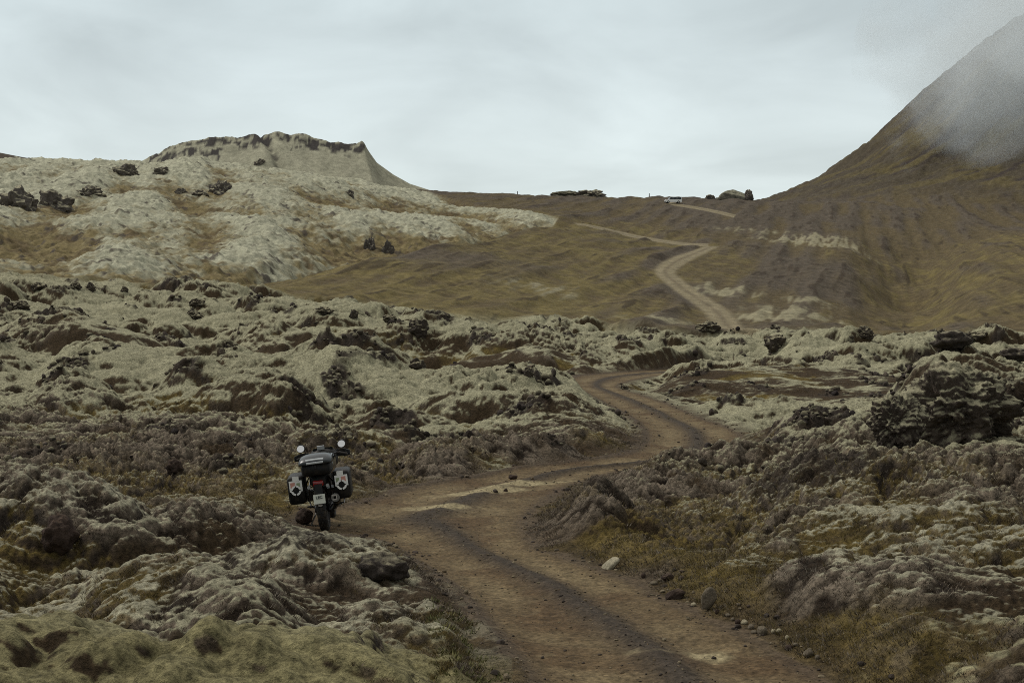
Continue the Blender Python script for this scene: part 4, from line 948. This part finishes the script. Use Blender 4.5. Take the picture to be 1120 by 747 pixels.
# loose stones
proto = []
for k in range(10):
    bm = BM(); bmesh.ops.create_icosphere(bm, subdivisions=2, radius=1)
    pls = [(Vector((random.gauss(0, 1), random.gauss(0, 1), random.gauss(0, 1))).normalized(), random.uniform(.55, .9)) for _ in range(9)]
    for v in bm.verts:
        n_ = v.co.normalized(); v.co = n_ * min([1.] + [d_ / n_.dot(p) for p, d_ in pls if n_.dot(p) > .05]) * random.uniform(.95, 1.05)
    bm.verts.index_update(); proto.append((np.array([v.co[:] for v in bm.verts]), np.array([[v.index for v in f.verts] for f in bm.faces]))); bm.free()
def stones(name, weight, n, ymin, ymax, size, cols, flat=.7, top=None):
    i, j = pick(weight, n, ymin, ymax)
    y = YY[i]; x = (PX[j] + rng.uniform(-.7, .7, n) - CX) / F * y; z = Zf[i, j] + ZC
    s = size(y, n); V, Fc, K_ = [], [], []; o_ = 0
    for k in range(n):
        pv, pf = proto[k % 10]; a = rng.uniform(0, 2 * np.pi); ca, sa = math.cos(a), math.sin(a)
        q_ = pv * np.array([1, rng.uniform(.6, 1), flat * rng.uniform(.6, 1.2)]) * s[k]
        q_ = np.stack([q_[:, 0] * ca - q_[:, 1] * sa, q_[:, 0] * sa + q_[:, 1] * ca, q_[:, 2]], 1) + np.array([x[k], y[k], z[k] + s[k] * .2 * flat])
        V.append(q_); Fc.append(pf + o_); o_ += len(pv)
        c = np.array(cols[rng.integers(len(cols))]) * rng.uniform(.7, 1.3)
        cc2 = np.repeat(c[None], len(pv), 0)
        if top is not None:
            w_ = np.clip((pv[:, 2:3] - .1) * 2, 0, 1) * (rng.random() < .6); cc2 = cc2 * (1 - w_) + np.array(top) * w_
        K_.append(cc2)
    return cover_object(name, np.concatenate(V), np.concatenate(Fc), np.concatenate(K_), M_plain)
onr = (sdN < .05) * (1 + 3 * np.exp(-((ru[:H1] - .53) / .1)**2) + 3 * (sdN > -.25))
stones('gravel', onr.astype(np.float32), 3200, 9, 60, lambda y, n: np.exp(rng.normal(math.log(.011), .5, n)) * np.interp(y, [10, 30, 60], [.8, 1.3, 2.2]), [(.10, .08, .055), (.06, .048, .038), (.17, .14, .09), (.12, .09, .055), (.05, .04, .033)])
stones('verge_rubble', ((sdN > -.12) & (sdN < .45)).astype(np.float32), 500, 9, 80, lambda y, n: np.minimum(np.exp(rng.normal(math.log(.028), .45, n)), .06) * np.interp(y, [10, 30, 80], [.8, 1.2, 2.5]), [(.06, .045, .034), (.10, .08, .056), (.045, .036, .03), (.16, .13, .085)])
stones('lava_rubble', (rk * offr * (sdN > .4)).astype(np.float32), 2600, 26, 138, lambda y, n: np.minimum(np.exp(rng.normal(math.log(.05), .4, n)), .1) * np.interp(y, [10, 30, 80, 140], [.7, 1.2, 2.6, 3.6]), [(.045, .036, .03), (.06, .047, .038), (.035, .028, .025), (.085, .068, .052)], 1., (.17, .155, .10))


# ------------------------------------------------------------------ light, sky, camera
SUN_EL, SUN_AZ = math.radians(50), math.radians(-66)   # azimuth from +Y towards +X
sd_ = Vector((math.sin(SUN_AZ) * math.cos(SUN_EL), math.cos(SUN_AZ) * math.cos(SUN_EL), math.sin(SUN_EL)))
sun = D.lights.new('sun', 'SUN'); sun.energy = 1.5; sun.angle = math.radians(12); sun.color = (1, .95, .87)
so = D.objects.new('sun', sun); C.objects.link(so); so.rotation_euler = (-sd_).to_track_quat('-Z', 'Y').to_euler()
w = D.worlds.new('World'); scene.world = w; w.use_nodes = True
nt = w.node_tree; n = nt.nodes; l = nt.links; n.clear()
out = n.new('ShaderNodeOutputWorld'); bg = n.new('ShaderNodeBackground'); l.new(bg.outputs[0], out.inputs[0])
bg.inputs['Strength'].default_value = .1
sky = n.new('ShaderNodeTexSky'); sky.sky_type = 'NISHITA'; sky.sun_disc = False; sky.sun_elevation = SUN_EL; sky.sun_rotation = SUN_AZ
tc = n.new('ShaderNodeTexCoord'); sp = n.new('ShaderNodeSeparateXYZ'); l.new(tc.outputs['Generated'], sp.inputs[0])
ramp = n.new('ShaderNodeValToRGB'); l.new(sp.outputs['Z'], ramp.inputs[0])
K = 12.
els = [(0., (.55, .61, .60)), (.10, (.58, .645, .64)), (.17, (.53, .595, .60)), (.26, (.46, .525, .535)), (.5, (.66, .66, .63)), (1., (1.05, 1.03, .97))]
ramp.color_ramp.elements[0].position = 0
while len(ramp.color_ramp.elements) < len(els): ramp.color_ramp.elements.new(.5)
for e, (p, cc) in zip(ramp.color_ramp.elements, els): e.position = p; e.color = (*cc, 1)
mp = n.new('ShaderNodeMapping'); mp.inputs['Scale'].default_value = (1.6, 1.6, 4.2); l.new(tc.outputs['Generated'], mp.inputs[0])
cn = n.new('ShaderNodeTexNoise'); cn.inputs['Scale'].default_value = 3.2; cn.inputs['Detail'].default_value = 6; cn.inputs['Roughness'].default_value = .5; cn.inputs['Distortion'].default_value = .4; l.new(mp.outputs[0], cn.inputs['Vector'])
cr = n.new('ShaderNodeMapRange'); cr.inputs[1].default_value = .3; cr.inputs[2].default_value = .7; cr.inputs[3].default_value = .82 * K; cr.inputs[4].default_value = 1.14 * K; l.new(cn.outputs['Fac'], cr.inputs[0])
dt = n.new('ShaderNodeVectorMath'); dt.operation = 'DOT_PRODUCT'; l.new(tc.outputs['Generated'], dt.inputs[0]); dt.inputs[1].default_value = (-.25, .97, .0)
dr = n.new('ShaderNodeMapRange'); dr.inputs[1].default_value = -.7; dr.inputs[2].default_value = .75; dr.inputs[3].default_value = .52; dr.inputs[4].default_value = 1.; l.new(dt.outputs['Value'], dr.inputs[0])
dm = n.new('ShaderNodeMath'); dm.operation = 'MULTIPLY'; l.new(cr.outputs[0], dm.inputs[0]); l.new(dr.outputs[0], dm.inputs[1])
tr = n.new('ShaderNodeVectorMath'); tr.operation = 'DOT_PRODUCT'; l.new(tc.outputs['Generated'], tr.inputs[0]); tr.inputs[1].default_value = (.75, 0, 1.)
trr = n.new('ShaderNodeMapRange'); trr.interpolation_type = 'SMOOTHSTEP'; trr.inputs[1].default_value = .2; trr.inputs[2].default_value = .5; trr.inputs[3].default_value = 1.; trr.inputs[4].default_value = .84; l.new(tr.outputs['Value'], trr.inputs[0])
dm2 = n.new('ShaderNodeMath'); dm2.operation = 'MULTIPLY'; l.new(dm.outputs[0], dm2.inputs[0]); l.new(trr.outputs[0], dm2.inputs[1])
sc = n.new('ShaderNodeVectorMath'); sc.operation = 'SCALE'; l.new(ramp.outputs[0], sc.inputs[0]); l.new(dm2.outputs[0], sc.inputs['Scale'])
mx_ = n.new('ShaderNodeMix'); mx_.data_type = 'RGBA'; mx_.inputs['Factor'].default_value = .93
l.new(sky.outputs[0], mx_.inputs['A']); l.new(sc.outputs[0], mx_.inputs['B']); l.new(mx_.outputs['Result'], bg.inputs['Color'])

cam = D.cameras.new('camera'); co_ = D.objects.new('camera', cam); C.objects.link(co_)
cam.sensor_width = 36; cam.lens = F / 1120 * 36; cam.clip_start = .1; cam.clip_end = 20000
co_.location = (0, 0, ZC); co_.rotation_euler = (math.radians(90) - math.atan((373.5 - HY) / F), 0, 0)
scene.camera = co_
vs = scene.view_settings; vs.view_transform = 'Standard'; vs.look = 'None'; vs.gamma = 1; vs.exposure = .15; vs.use_curve_mapping = False
scene.cycles.use_denoising = False; scene.cycles.filter_width = 1.0; scene.cycles.volume_bounces = 6
